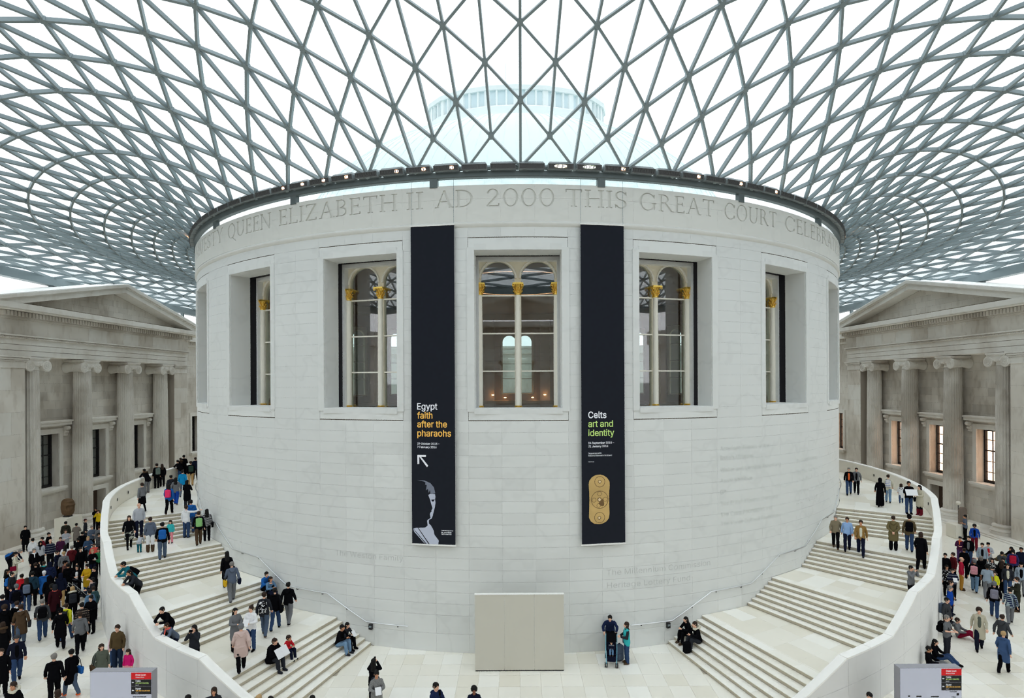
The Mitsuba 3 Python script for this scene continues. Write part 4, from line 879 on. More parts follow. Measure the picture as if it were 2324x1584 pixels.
# ---------------------------------------------------------------- people
BALL = np.array(trimesh.creation.icosphere(1, 1.0).vertices)
def hull(*balls): return m3.Manifold.hull_points(np.vstack([np.asarray(p, float) + BALL * np.asarray(r, float) for p, r in balls]))
def to_tm(m): q = m.to_mesh(); return trimesh.Trimesh(np.array(q.vert_properties[:, :3], float), np.array(q.tri_verts), process=False)
def union(ms): return m3.Manifold.batch_boolean(list(ms), m3.OpType.Add)
def soft(ms, edge=.07, it=6):
    t = to_tm(union(ms).refine_to_length(edge)); t.merge_vertices()
    trimesh.smoothing.filter_taubin(t, lamb=.5, nu=.52, iterations=it); return t
def chainb(*pr): return [hull(a, b) for a, b in zip(pr[:-1], pr[1:])]
def both(f): return {s: np.array(f(s), float) for s in (-1, 1)}
def skeleton(pose, child=False):
    A = np.array
    J = dict(pel=A([0, 0, .95]), chest=A([0, .01, 1.27]), neck=A([0, 0, 1.46]), head=A([0, .02, 1.625]))
    J['sh'] = both(lambda s: (s * .165, 0, 1.40)); J['el'] = both(lambda s: (s * .225, -.03, 1.13)); J['wr'] = both(lambda s: (s * .225, .05, .89))
    J['hip'] = both(lambda s: (s * .09, 0, .90)); J['kn'] = both(lambda s: (s * .10, .015, .49)); J['an'] = both(lambda s: (s * .10, -.01, .075))
    if pose in ('walk', 'walk2'):
        q = 1 if pose == 'walk' else -1
        J['kn'] = {q: A([q * .095, .17, .50]), -q: A([-q * .095, .0, .47])}; J['an'] = {q: A([q * .095, .24, .085]), -q: A([-q * .095, -.26, .13])}
        J['el'] = {q: A([q * .235, -.12, 1.15]), -q: A([-q * .235, .03, 1.14])}; J['wr'] = {q: A([q * .25, -.10, .91]), -q: A([-q * .23, .19, .96])}
    if pose in ('hold', 'photo', 'cross', 'back'):
        J['el'] = both(lambda s: (s * .245, .06, 1.15)); J['wr'] = both(lambda s: (s * .08, .27, 1.16))
    if pose == 'photo': J['el'] = both(lambda s: (s * .22, .20, 1.27)); J['wr'] = both(lambda s: (s * .075, .24, 1.52))
    if pose == 'cross': J['el'] = both(lambda s: (s * .25, .07, 1.14)); J['wr'] = both(lambda s: (-s * .10, .19, 1.16 + .03 * s))
    if pose == 'back': J['el'] = both(lambda s: (s * .25, -.10, 1.14)); J['wr'] = both(lambda s: (s * .05, -.17, .96))
    if pose == 'point': J['el'][1] = A([.40, .10, 1.38]); J['wr'][1] = A([.60, .18, 1.44])
    if pose in ('lean', 'pram'):
        J.update(pel=A([0, -.12, .93]), chest=A([0, .10, 1.20]), neck=A([0, .20, 1.36]), head=A([0, .28, 1.50]))
        J['sh'] = both(lambda s: (s * .17, .17, 1.31)); J['el'] = both(lambda s: (s * .25, .32, 1.10)); J['wr'] = both(lambda s: (s * .06, .48, 1.085))
        J['hip'] = both(lambda s: (s * .09, -.12, .89))
        if pose == 'pram': J['el'] = both(lambda s: (s * .29, .22, 1.12)); J['wr'] = both(lambda s: (s * .24, .44, 1.02))
    if pose == 'bend':
        J.update(pel=A([0, -.1, .90]), chest=A([0, .20, 1.10]), neck=A([0, .36, 1.17]), head=A([0, .50, 1.20])); J['hip'] = both(lambda s: (s * .09, -.1, .87))
        J['sh'] = both(lambda s: (s * .17, .31, 1.13)); J['el'] = both(lambda s: (s * .22, .38, .88)); J['wr'] = both(lambda s: (s * .14, .52, .72))
    if pose in ('sit', 'sitfloor'):
        J.update(pel=A([0, 0, .11]), chest=A([0, .09, .44]), neck=A([0, .14, .61]), head=A([0, .19, .77])); J['hip'] = both(lambda s: (s * .09, .03, .09))
        J['sh'] = both(lambda s: (s * .17, .12, .57)); J['el'] = both(lambda s: (s * .24, .24, .35)); J['wr'] = both(lambda s: (s * .08, .42, .40))
        J['kn'] = both(lambda s: (s * .12, .42, .22)); J['an'] = both(lambda s: (s * .12, .47, -.205))
    if pose == 'sitfloor':
        J.update(chest=A([0, -.06, .42]), neck=A([0, -.07, .60]), head=A([0, -.03, .765])); J['sh'] = both(lambda s: (s * .17, -.06, .56)); J['el'] = both(lambda s: (s * .25, .08, .34)); J['wr'] = both(lambda s: (s * .13, .30, .34))
        J['kn'] = both(lambda s: (s * .11, .42, .34)); J['an'] = both(lambda s: (s * .11, .74, .075))
    J['toe'] = {s: J['an'][s] + ([0, .14, -.035] if not (pose in ('walk', 'walk2') and J['an'][s][1] < -.1) else [0, .12, -.075]) for s in (-1, 1)}
    if child: J['hs'] = 1.28
    else: J['hs'] = 1.0
    return J
def hand(w, e, s):
    d = (w - e) / np.linalg.norm(w - e); up = np.array([0, 0, 1.0]) if abs(d[2]) < .8 else np.array([0, 1.0, 0])
    side = np.cross(d, up); side /= np.linalg.norm(side); nn = np.cross(side, d)
    if abs(d[2]) >= .8: side, nn = nn, -side * s
    p = lambda a, b, c: w + d * a + side * b + nn * c
    ms = [hull((p(.0, 0, 0), .023), (p(.075, .026, 0), .016), (p(.08, -.026, 0), .016))]
    for b, L in ((-.028, .062), (-.009, .074), (.010, .070), (.028, .054)):
        k, t = p(.082, b, 0), p(.082 + L * .55, b * 1.05, -.010); u = p(.082 + L * .85, b * 1.0, -.034)
        ms += [hull((k, .0095), (t, .009)), hull((t, .009), (u, .0075))]
    ms += [hull((p(.02, -.02, -.004), .013), (p(.055, -.048, -.014), .010)), hull((p(.055, -.048, -.014), .010), (p(.082, -.046, -.03), .0085))]
    return ms
def head_parts(h, k):
    q = lambda x, y, z: h + np.array([x, y, z]) * k
    cran = hull((q(0, -.015, .03), np.array([.078, .092, .085]) * k), (q(0, .01, .0), np.array([.07, .085, .07]) * k))
    jaw = hull((q(0, .02, -.02), np.array([.066, .07, .06]) * k), (q(0, .052, -.088), .030 * k))
    nose = hull((q(0, .092, .012), .010 * k), (q(0, .108, -.024), .015 * k)); ears = [hull((q(s * .078, -.005, .01), np.array([.012, .02, .03]) * k)) for s in (-1, 1)]
    return [cran, jaw, nose] + ears
MESHES = {}
SKIN = [s2l(226, 178, 152), s2l(196, 140, 108), s2l(128, 84, 60)]
def body(pose, child, tone):
    key = ('body', pose, child, tone)
    if key in MESHES: return MESHES[key]
    J = skeleton(pose, child); k = J['hs']
    core = [hull((J['pel'] + [-.06, 0, 0], .07), (J['pel'] + [.06, 0, 0], .07), (J['chest'] + [-.06, 0, 0], .075), (J['chest'] + [.06, 0, 0], .075)), hull((J['chest'], .085), (J['sh'][-1] * [.92, 1, 1] - [0, 0, .015], .03), (J['sh'][1] * [.92, 1, 1] - [0, 0, .015], .03)), hull((J['chest'] + [0, 0, .06], .06), (J['neck'], .055)), hull((J['neck'], .052), (J['head'] - np.array([0, .01, .05]) * k, .05))]
    for s in (-1, 1):
        core += chainb((J['sh'][s] * [.95, 1, 1] - [0, 0, .012], .034), (J['el'][s], .032), (J['wr'][s], .027)) + chainb((J['hip'][s], .07), (J['kn'][s], .045), (J['an'][s], .034)) + [hull((J['an'][s], .036), (J['toe'][s], .028))]
    t = soft(core, .09, 4); c = m3.Manifold(m3.Mesh(np.asarray(t.vertices, np.float32), np.asarray(t.faces, np.uint32)))
    ms = [c] + head_parts(J['head'], k)
    for s in (-1, 1): ms += hand(J['wr'][s], J['el'][s], s)
    t = to_tm(union(ms)); col = np.tile(SKIN[tone], (len(t.vertices), 1))
    v, f = np.array(t.vertices), np.array(t.faces)
    for p, r, cc in [((s * .031, .083, .018), (.013, .008, .008), (.02, .015, .012)) for s in (-1, 1)] + [((s * .032, .087, .040), (.020, .006, .005), (.05, .03, .02)) for s in (-1, 1)] + [((0, .083, -.062), (.025, .008, .007), (.42, .15, .13))]:
        e = trimesh.creation.icosphere(1, 1.0); ev = J['head'] + (np.array(e.vertices) * r + p) * k
        f = np.vstack([f, e.faces + len(v)]); v = np.vstack([v, ev]); col = np.vstack([col, np.tile(cc, (len(ev), 1))])
    MESHES[key] = mikit.ply((v, f), None, smooth=True, color=col)
    return MESHES[key]
def garment(kind, pose, child, hooded=False):
    key = (kind, pose, child, hooded)
    if key in MESHES: return MESHES[key]
    J = skeleton(pose, child); ms = []; sit = pose in ('sit', 'sitfloor'); k = J['hs']; h = J['head']
    up = (J['chest'] - J['pel']) / np.linalg.norm(J['chest'] - J['pel']); waist = (J['pel'] + J['chest']) / 2; w = lambda a, x: a + np.array([x, 0, 0])
    fat = .03 if kind == 'P' else .0
    if kind in ('J', 'C', 'D', 'P', 'T', 'vest'):
        e = fat + (.018 if kind == 'vest' else 0)
        tr = J['neck'] * .55 + (J['sh'][-1] + J['sh'][1]) * .225
        ms += [hull((w(J['sh'][-1], .025), .056 + e), (w(J['sh'][1], -.025), .056 + e), (w(tr, -.05), .05 + e * .5), (w(tr, .05), .05 + e * .5), (w(J['chest'], -.07), .105 + e), (w(J['chest'], .07), .105 + e)),
               hull((w(J['chest'], -.07), .105 + e), (w(J['chest'], .07), .105 + e), (w(waist, -.06), .100 + e), (w(waist, .06), .100 + e)),
               hull((w(waist, -.06), .100 + e), (w(waist, .06), .100 + e), (w(J['pel'], -.075), .112 + e), (w(J['pel'], .075), .112 + e)), hull((J['neck'] - [0, 0, .03], .072 + e * .5), (J['chest'] + up * .1, .085))]
        if kind in ('J', 'C', 'D', 'P'):
            for s in (-1, 1): ms += chainb((J['sh'][s] * [.97, 1, 1], .058 + fat * .6), (J['el'][s], .052 + fat * .6), (J['el'][s] * .08 + J['wr'][s] * .92, .042 + fat * .3))
        if kind == 'T':
            for s in (-1, 1): ms += chainb((J['sh'][s], .066), (J['sh'][s] * .3 + J['el'][s] * .7, .058))
        if kind in ('J', 'C', 'P', 'D'):  # a collar, or a hood lying on the back
            nb = J['neck'] + [0, -.07, -.015]
            ms += [hull((w(nb, -.055), .035), (w(nb, .055), .035), (J['neck'] + [-.07, .03, -.03], .022)), hull((w(nb, -.055), .035), (w(nb, .055), .035), (J['neck'] + [.07, .03, -.03], .022))]
            if hooded: ms += [hull((w(nb, -.07) + [0, -.03, -.02], .05), (w(nb, .07) + [0, -.03, -.02], .05), (nb + [0, -.06, -.11], .045))]
        low = {'J': .10, 'P': .34, 'C': .42, 'D': .80, 'T': .08, 'vest': .12}[kind]
        if not sit:
            my = (J['kn'][-1][1] + J['kn'][1][1]) / 2
            b = J['pel'] - [0, 0, low]; b = b + [0, (my * .5 if low > .3 else 0), 0]; fl = .10 + .06 * min(low, .6)
            ms += [hull((w(J['pel'], -.085), .115 + e), (w(J['pel'], .085), .115 + e), (w(b, -fl), .085 + e), (w(b, fl), .085 + e))]
        elif low > .2: ms += [hull((J['hip'][-1], .12), (J['hip'][1], .12), (J['hip'][-1] * .5 + J['kn'][-1] * .5, .115), (J['hip'][1] * .5 + J['kn'][1] * .5, .115))]
    elif kind == 'trousers':
        ms += [hull((w(J['pel'], -.068), .094), (w(J['pel'], .068), .094), (J['hip'][-1], .094), (J['hip'][1], .094))]
        for s in (-1, 1): ms += chainb((J['hip'][s], .098), (J['kn'][s], .074), (J['an'][s] + [0, 0, .0], .06))
    elif kind == 'leggings':
        ms += [hull((w(J['pel'], -.07), .1), (w(J['pel'], .07), .1), (J['hip'][-1], .09), (J['hip'][1], .09))]
        for s in (-1, 1): ms += chainb((J['hip'][s], .088), (J['kn'][s], .058), (J['an'][s], .046))
    elif kind == 'skirt':
        b = J['pel'] - [0, 0, .40 if not sit else .05]
        ms += [hull((w(J['pel'], -.075), .112), (w(J['pel'], .075), .112), (w(b, -.14), .08), (w(b, .14), .08))]
    elif kind == 'shoes':
        for s in (-1, 1): ms += [hull((J['an'][s] + [0, -.025, -.03], .043), (J['toe'][s], .04), (J['an'][s] + [0, .05, -.015], .043))]
    elif kind == 'boots':
        for s in (-1, 1): ms += [hull((J['an'][s] + [0, -.02, -.03], .047), (J['toe'][s], .043)), hull((J['an'][s], .078), (J['an'][s] * .35 + J['kn'][s] * .65, .092))]
    elif kind[:4] == 'hair':
        q = lambda x, y, z: h + np.array([x, y, z]) * k; st = kind[4:]
        if st in ('S', 'L', 'N', 'B', 'C', 'U', 'X', 'K', 'H'):
            g = {'U': 1.22, 'K': 1.06, 'H': 1.12}.get(st, 1.0)
            cap = hull((q(0, -.018, .036), np.array([.090, .103, .094]) * k * g), (q(0, -.03, .0), np.array([.088, .09, .075]) * k * g))
            cut = hull((q(0, .15, -.06), np.array([.080, .10, .10]) * k), (q(0, .15, .02), np.array([.078, .08, .058]) * k)); low = hull((q(0, .07, -.2), np.array([.15, .16, .145]) * k), (q(0, -.03, -.2), np.array([.15, .2, .105]) * k), (q(0, .09, -.08), np.array([.15, .07, .10]) * k))
            m = cap - cut
            if st == 'H':
                m = hull((q(0, -.02, .035), np.array([.105, .115, .105]) * k), (q(0, -.05, -.10), np.array([.10, .09, .07]) * k), (J['neck'] - [0, .02, .02], .09)) - hull((q(0, .16, -.05), np.array([.07, .13, .12]) * k), (q(0, .12, .02), np.array([.066, .06, .06]) * k))
            elif st in ('L', 'N'):
                b = (J['neck'] + [0, -.085, -.12]) if st == 'L' else q(0, -.03, -.09)
                m = m + (hull((q(0, -.045, .02), np.array([.09, .075, .08]) * k), (b, np.array([.10, .055, .05]) * k if st == 'L' else np.array([.095, .075, .05]) * k)) - cut)
            elif st == 'X': m = hull((q(0, -.03, -.0), np.array([.086, .09, .06]) * k)) - cut - hull((q(0, 0, .12), np.array([.2, .2, .085]) * k))
            else: m = m - low
            if st == 'B': m = m + hull((q(0, -.10, .085), .05 * k))
            ms = [m]
            if st == 'C': ms += [hull((q(-.04, .10, .055), .012 * k), (q(.04, .10, .055), .012 * k), (q(0, .165, .045), .010 * k)), hull((q(0, -.005, .075), np.array([.096, .11, .06]) * k))]
            if st == 'K': ms += [hull((q(0, -.02, .075), np.array([.098, .11, .075]) * k)), hull((q(0, -.02, .155), .022 * k))]
    elif kind == 'fur':
        t = np.linspace(0, 2 * math.pi, 13); c = J['neck'] + [0, -.03, .0]
        pts = np.column_stack([.115 * np.cos(t), .12 * np.sin(t) - .02, .02 - .045 * np.sin(t)]) + c
        ms = [hull((a, .05), (b, .05)) for a, b in zip(pts[:-1], pts[1:])]
    elif kind == 'scarf':
        t = np.linspace(0, 2 * math.pi, 11); pts = np.column_stack([.085 * np.cos(t), .09 * np.sin(t), 0 * t - .005]) + J['neck']
        ms = [hull((a, .035), (b, .035)) for a, b in zip(pts[:-1], pts[1:])] + [hull((J['neck'] + [.03, .10, -.02], .03), (J['neck'] + [.04, .135, -.22], .028))]
    elif kind == 'shirt':
        ms = [hull((J['chest'] + up * .12 + [0, .075, -.02], (.055, .03, .03)), (J['chest'] + [0, .085, -.02], (.075, .045, .06)), (waist + [0, .075, -.03], (.07, .05, .06)), (J['pel'] + [0, .088, .02], (.06, .045, .05)))]
    if kind[:4] == 'hair':
        t = to_tm(union(ms).refine_to_length(.045)); t.merge_vertices(); v = np.array(t.vertices)
        if kind[4:] not in ('K', 'C', 'H'): t.vertices = v + np.array(t.vertex_normals) * ((meshkit.noise(v * [38, 38, 16], 6)[:, None] - .45) * .022)
    elif kind in ('shoes',): t = to_tm(union(ms))
    else: t = soft(ms, .075, 5)
    if kind in ('J', 'C', 'D', 'T', 'trousers', 'skirt', 'P'):  # folds of the cloth
        v = np.array(t.vertices); sd = len(MESHES); f1 = meshkit.noise(v * [11, 11, 19] + sd * 3.7, 1) - .5; f2 = meshkit.noise(v * [24, 24, 34] + sd, 2) - .5
        t.vertices = v + np.array(t.vertex_normals) * (f1 * .022 + f2 * .010 + .005)[:, None]
    if kind == 'P':  # quilting
        v = np.array(t.vertices); n = np.array(t.vertex_normals); v += n * (.010 * np.sin(v[:, 2:3] * 62)); t.vertices = v
    if kind == 'fur' or kind == 'hairU':
        v = np.array(t.vertices); v += np.array(t.vertex_normals) * ((meshkit.noise(v * 60, 3)[:, None] - .5) * .03); t.vertices = v
    MESHES[key] = mikit.ply(t, None, smooth=True if kind not in ('C',) else 70)
    return MESHES[key]
PAL = dict(black=(16, 16, 19), navy=(24, 28, 46), navyblue=(33, 42, 72), navydark=(27, 30, 44), charcoal=(44, 46, 52), greydark=(64, 66, 70), grey=(112, 114, 118), midgrey=(104, 106, 110), lightgrey=(176, 180, 188), greyblue=(92, 102, 120), taupe=(128, 118, 98), taupegrey=(120, 112, 106),
    white=(232, 233, 236), cream=(206, 202, 184), stone=(188, 182, 162), tan=(178, 146, 100), khaki=(138, 108, 62), brown=(78, 62, 48), browncoat=(86, 72, 50), olive=(110, 100, 70), olivedark=(48, 48, 40), olivebrown=(96, 84, 62), jean=(52, 72, 106), jeandark=(34, 46, 66), jeangrey=(78, 92, 112), jeanlight=(112, 142, 172),
    denim=(96, 128, 160), denimdark=(58, 80, 108), blue=(38, 96, 168), skyblue=(28, 140, 196), royal=(30, 70, 160), lightblue=(140, 172, 216), lightgreyblue=(150, 164, 178), steelblue=(62, 84, 120), petrol=(38, 62, 78), slate=(92, 104, 122), slategrey=(70, 76, 80), indigo=(52, 52, 100), teal=(30, 98, 112), tealgrey=(70, 100, 104), turquoise=(60, 180, 184),
    green=(60, 140, 96), darkgreen=(48, 66, 58), greygreen=(88, 94, 84), greygreendark=(60, 66, 60), yellow=(222, 190, 40), mustard=(206, 164, 40), limeyellow=(214, 216, 50), ochre=(178, 128, 52), orange=(232, 110, 60), coral=(226, 98, 90), red=(190, 36, 46), crimson=(178, 36, 62), maroon=(104, 28, 40), maroonred=(92, 32, 38), maroondark=(52, 22, 28), wine=(120, 24, 48),
    plum=(74, 36, 66), purple=(72, 50, 92), mauve=(120, 100, 118), magenta=(206, 34, 112), pink=(236, 62, 110), pinkpale=(214, 150, 160), palepink=(226, 198, 208), pinkleg=(226, 140, 152), blush=(206, 182, 176), brownrose=(96, 66, 62), lilacgrey=(128, 126, 140), greenpale=(140, 190, 130))
PAL['green_pack'] = (136, 186, 120); PAL['greygreen_pack'] = (104, 118, 112)
HAIRC = dict(black=(13, 11, 10), brown=(46, 32, 24), blonde=(176, 146, 104), greyhair=(122, 118, 114), auburn=(112, 44, 34), pale=(150, 140, 130), maroonhair=(62, 26, 26))
def two(c1, c2, fn): 
    a, b = s2l(*c1), s2l(*c2); return mikit.proc(lambda p, n, uv: mikit.mix(a, b, fn(p)))
PATT = dict(stripe=two((20, 20, 22), (190, 190, 192), lambda p: dr.select(dr.sin(p.z * 115) > .1, mi.Float(1), mi.Float(0))), stripegrey=two((92, 94, 98), (50, 52, 56), lambda p: dr.select(dr.sin(p.z * 90) > 0, mi.Float(1), mi.Float(0))),
    bandnavy=two((28, 32, 52), (120, 126, 134), lambda p: dr.select(dr.sin(p.z * 46) > .72, mi.Float(1), mi.Float(0))), spots=two((16, 16, 18), (214, 214, 216), lambda p: mikit.smoothstep(.56, .6, mikit.noise(p.x * 26, p.y * 26, p.z * 26))),
    pattern=two((40, 44, 46), (176, 178, 166), lambda p: mikit.smoothstep(.5, .56, mikit.noise(p.x * 22, p.y * 22, p.z * 14))), plaid=two((26, 34, 66), (172, 186, 190), lambda p: dr.select((dr.sin(p.z * 70) > .55) | (dr.sin((p.x + p.y) * 80) > .55), mi.Float(.75), mi.Float(0))),
    fairisle=two((40, 36, 36), (120, 108, 98), lambda p: dr.select((dr.sin(p.z * 60) > .3) & (dr.sin((p.x - p.y) * 110) > 0), mi.Float(1), mi.Float(0))), multi=two((230, 228, 222), (70, 90, 170), lambda p: dr.select(dr.sin(p.z * 60) > .1, mikit.noise(p.x * 30, p.y * 30, p.z * 30), mi.Float(0))),
    tweed=two((92, 94, 96), (150, 150, 148), lambda p: mikit.noise(p.x * 60, p.y * 60, p.z * 60)))
def cloth(c):
    n = 'm_cloth_' + c
    if n not in scene: scene[n] = {'type': 'twosided', 'bsdf': {'type': 'diffuse', 'reflectance': PATT[c] if c in PATT else rgb(s2l(*PAL[c]))}}
    return n
def hairm(c):
    n = 'm_hair_' + c
    if n not in scene:
        if c not in HAIRC: return cloth(c)
        scene[n] = {'type': 'twosided', 'bsdf': {'type': 'principled', 'base_color': rgb(s2l(*HAIRC[c])), 'roughness': .6, 'specular': .2}}
    return n
scene['m_skin'] = {'type': 'twosided', 'bsdf': {'type': 'principled', 'base_color': {'type': 'mesh_attribute', 'name': 'vertex_color'}, 'roughness': .5, 'specular': .35}}
def use(parent, name, ply, m, W, label=None):
    full = f'{parent}__{name}'; scene[full] = {**ply, 'bsdf': {'type': 'ref', 'id': m}, 'to_world': W}
    if label: labels[full] = {'label': label}
def rb(sx, sy, sz, r, c=(0, 0, 0)):
    """a rounded box"""
    c = np.array(c, float); m = m3.Manifold.hull_points(np.vstack([c + np.array([a * (sx / 2 - r), b * (sy / 2 - r), d * (sz / 2 - r)]) + BALL * r for a in (-1, 1) for b in (-1, 1) for d in (-1, 1)])); return to_tm(m)
PROPS = {}
def prop(key, make):
    if key not in PROPS: PROPS[key] = {n: mikit.ply(m, None, smooth=40) for n, m in make().items()}
    return PROPS[key]
def cut_words(s, n):
    for cutter in (',', ' on the ', ' in the ', ' beside ', ' near ', ' before ', ' behind ', ' at the ', ' against '):
        if len(s.split()) > n and cutter in s[12:]: s = s[:s.rindex(cutter)]
    return ' '.join(s.split()[:n]).rstrip(',')
COLW = dict(greygreen='grey-green', darkgreen='dark green', pinkpale='pale pink', lilacgrey='lilac-grey', denimgrey='grey denim', multi='multicoloured', spots='black and white patterned')
PAL['denimgrey'] = (104, 116, 136)
def person(row, i):
    x, y, z, hd, h, pose, hair, top, leg, extra, label = row
    child = h < 1.42; P0 = thing('person', label, 'person'); s = h / (1.75 if pose not in ('sit', 'sitfloor') else 1.75)
    if pose == 'walk' and i % 2: pose = 'walk2'
    W = T().translate([x, y, z]).rotate([0, 0, 1], hd - 90).scale([s * (1.04 if i % 3 == 0 else 1.0), s, s])
    rnd = random.Random(i); hs, hc = hair.split(':'); tk, tc = top.split(':'); lk, lc = leg.split(':'); ex = [e.split(':') for e in extra.split()]; exd = dict(ex)
    tone = 0 if hc in ('blonde', 'greyhair', 'auburn', 'pale') else rnd.choice((0, 0, 0, 1)) if hs != 'H' else 1
    if hs == 'U' and hc == 'black': tone = 2
    use(P0, 'body', body(pose, child, tone), 'm_skin', W)
    use(P0, 'shoes' if 'boots' not in exd else 'boots', garment('boots' if exd.get('boots') in ('brown', 'black', 'maroon') else 'shoes', pose, child), cloth(exd.get('boots', rnd.choice(('black', 'black', 'charcoal', 'brown')))), W)
    if lk == 'T': use(P0, 'trousers', garment('trousers' if tk not in ('D',) else 'leggings', pose, child), cloth(lc), W)
    else: use(P0, 'leggings', garment('leggings', pose, child), cloth('black' if lc != 'pinkleg' else 'pinkleg'), W); use(P0, 'skirt', garment('skirt', pose, child), cloth(lc), W)
    nm = {'J': 'jacket', 'C': 'coat', 'D': 'long_coat', 'P': 'puffer_coat', 'T': 'shirt'}[tk]
    use(P0, nm, garment(tk, pose, child, bool((i * 7) % 3 == 0)), cloth(tc), W)
    hn = {'K': 'knit_hat', 'C': 'cap', 'H': 'hood'}.get(hs, 'hair')
    if hs in ('K', 'C'): use(P0, 'hair', garment('hairS', pose, child), hairm('brown' if hc != 'greyhair' else 'greyhair'), W)
    use(P0, hn, garment('hair' + hs, pose, child), hairm(hc) if hs not in ('K', 'C', 'H') else cloth({'greyhair': 'grey'}.get(hc, hc)), W)
    for e, c in ex:
        if e in ('fur', 'scarf', 'shirt'): use(P0, {'fur': 'fur_hood', 'scarf': 'scarf', 'shirt': 'shirt_front'}[e], garment(e, pose, child), cloth(c), W)
        if e == 'vest': use(P0, 'vest', garment('vest', pose, child), cloth('turquoise'), W)
    J = skeleton(pose, child); who = cut_words(label, 9)
    for e, c in ex:
        cw = COLW.get(c, c)
        if e == 'pack':
            K = thing('backpack', f'{cw} backpack worn by the {who}', 'backpack')
            b = J['chest'] + [0, -.225, -.06]; ang = math.degrees(math.atan2(J['chest'][1] - J['pel'][1], J['chest'][2] - J['pel'][2]))
            WB = W.translate(list(b)).rotate([1, 0, 0], -ang)
            mk = lambda: {'bag': rb(.30, .17, .44, .065), 'pocket': rb(.22, .07, .20, .03, (0, -.095, -.08)), 'strap': cat([tube([(q * .09, .06, .19), (q * .105, .16, .22), (q * .11, .27, .15), (q * .115, .35, .0), (q * .13, .24, -.16), (q * .12, .07, -.19)], .018, 6) for q in (-1, 1)]), 'grab_loop': tube([(-.03, 0, .21), (-.02, 0, .25), (.02, 0, .25), (.03, 0, .21)], .008, 5)}
            pm = cloth({'green': 'green_pack', 'greygreen': 'greygreen_pack'}.get(c, c))
            for n, pl_ in prop('pack', mk).items(): use(K, n, pl_, pm if n != 'strap' else cloth('charcoal'), WB)
        if e in ('bag', 'tote'):
            K = thing('shoulder_bag' if e == 'bag' else 'tote_bag', f'{cw} {"shoulder" if e == "bag" else "tote"} bag carried by the {who}', 'bag'); q = 1 if e == 'bag' else -1
            WB = W.translate([q * .27, -.04, float(J['pel'][2] - .08)])
            mk = lambda: {'bag': rb(.11, .30, .26, .04), 'strap': tube([(0, -.1, .12), (-.03, -.06, .40), (-.09, .0, .56), (-.09, .08, .54), (-.02, .12, .3), (0, .1, .12)], .012, 6), 'flap': rb(.02, .27, .14, .009, (.055, 0, .05))}
            for n, pl_ in prop('bag', mk).items(): use(K, n, pl_, cloth(c) if n != 'strap' else cloth('charcoal'), WB)
        if e in ('phone', 'paper', 'map', 'cam', 'stick'):
            w = (J['wr'][-1] + J['wr'][1]) / 2 + ([0, .10, .05] if pose != 'photo' else [0, .03, .10])
            WB = W.translate(list(w)).rotate([1, 0, 0], 35 if e in ('paper', 'map') else 10)
            nm, txt, ct = {'phone': ('phone', 'phone held by the ', 'phone'), 'paper': ('leaflet', 'white leaflet held by the ', 'leaflet'), 'map': ('map', 'open white map held by the ', 'map'), 'cam': ('camera', 'black camera held by the ', 'camera'), 'stick': ('selfie_stick', 'black selfie stick held up by the ', 'selfie stick')}[e]
            K = thing(nm, (cw + ' ' if e == 'phone' else '') + txt + who, ct)
            mk = {'phone': lambda: {'case': rb(.075, .012, .15, .005), 'screen': bx(-.033, .033, -.0085, -.006, -.065, .065)}, 'paper': lambda: {'sheet': bx(-.105, .105, -.002, .002, -.13, .13), 'fold': bx(-.1, .1, -.004, -.002, -.002, .002)},
                  'map': lambda: {'sheet': cat([bx(-.28, -.002, -.002, .002, -.18, .18), bx(.002, .28, -.002, .002, -.18, .18)]), 'fold': bx(-.004, .004, -.006, .0, -.18, .18)}, 'cam': lambda: {'body': rb(.13, .06, .085, .015), 'lens': tube([(0, .03, 0), (0, .10, 0)], .035, 14)},
                  'stick': lambda: {'rod': tube([(.1, .0, -.1), (.28, .25, .42)], .01, 6), 'phone': rb(.075, .015, .15, .005, (.29, .26, .48))}}[e]
            for n, pl_ in prop(e, mk).items(): use(K, n, pl_, cloth('black') if n in ('screen', 'lens', 'rod') or c == 'black' else cloth('white'), WB)
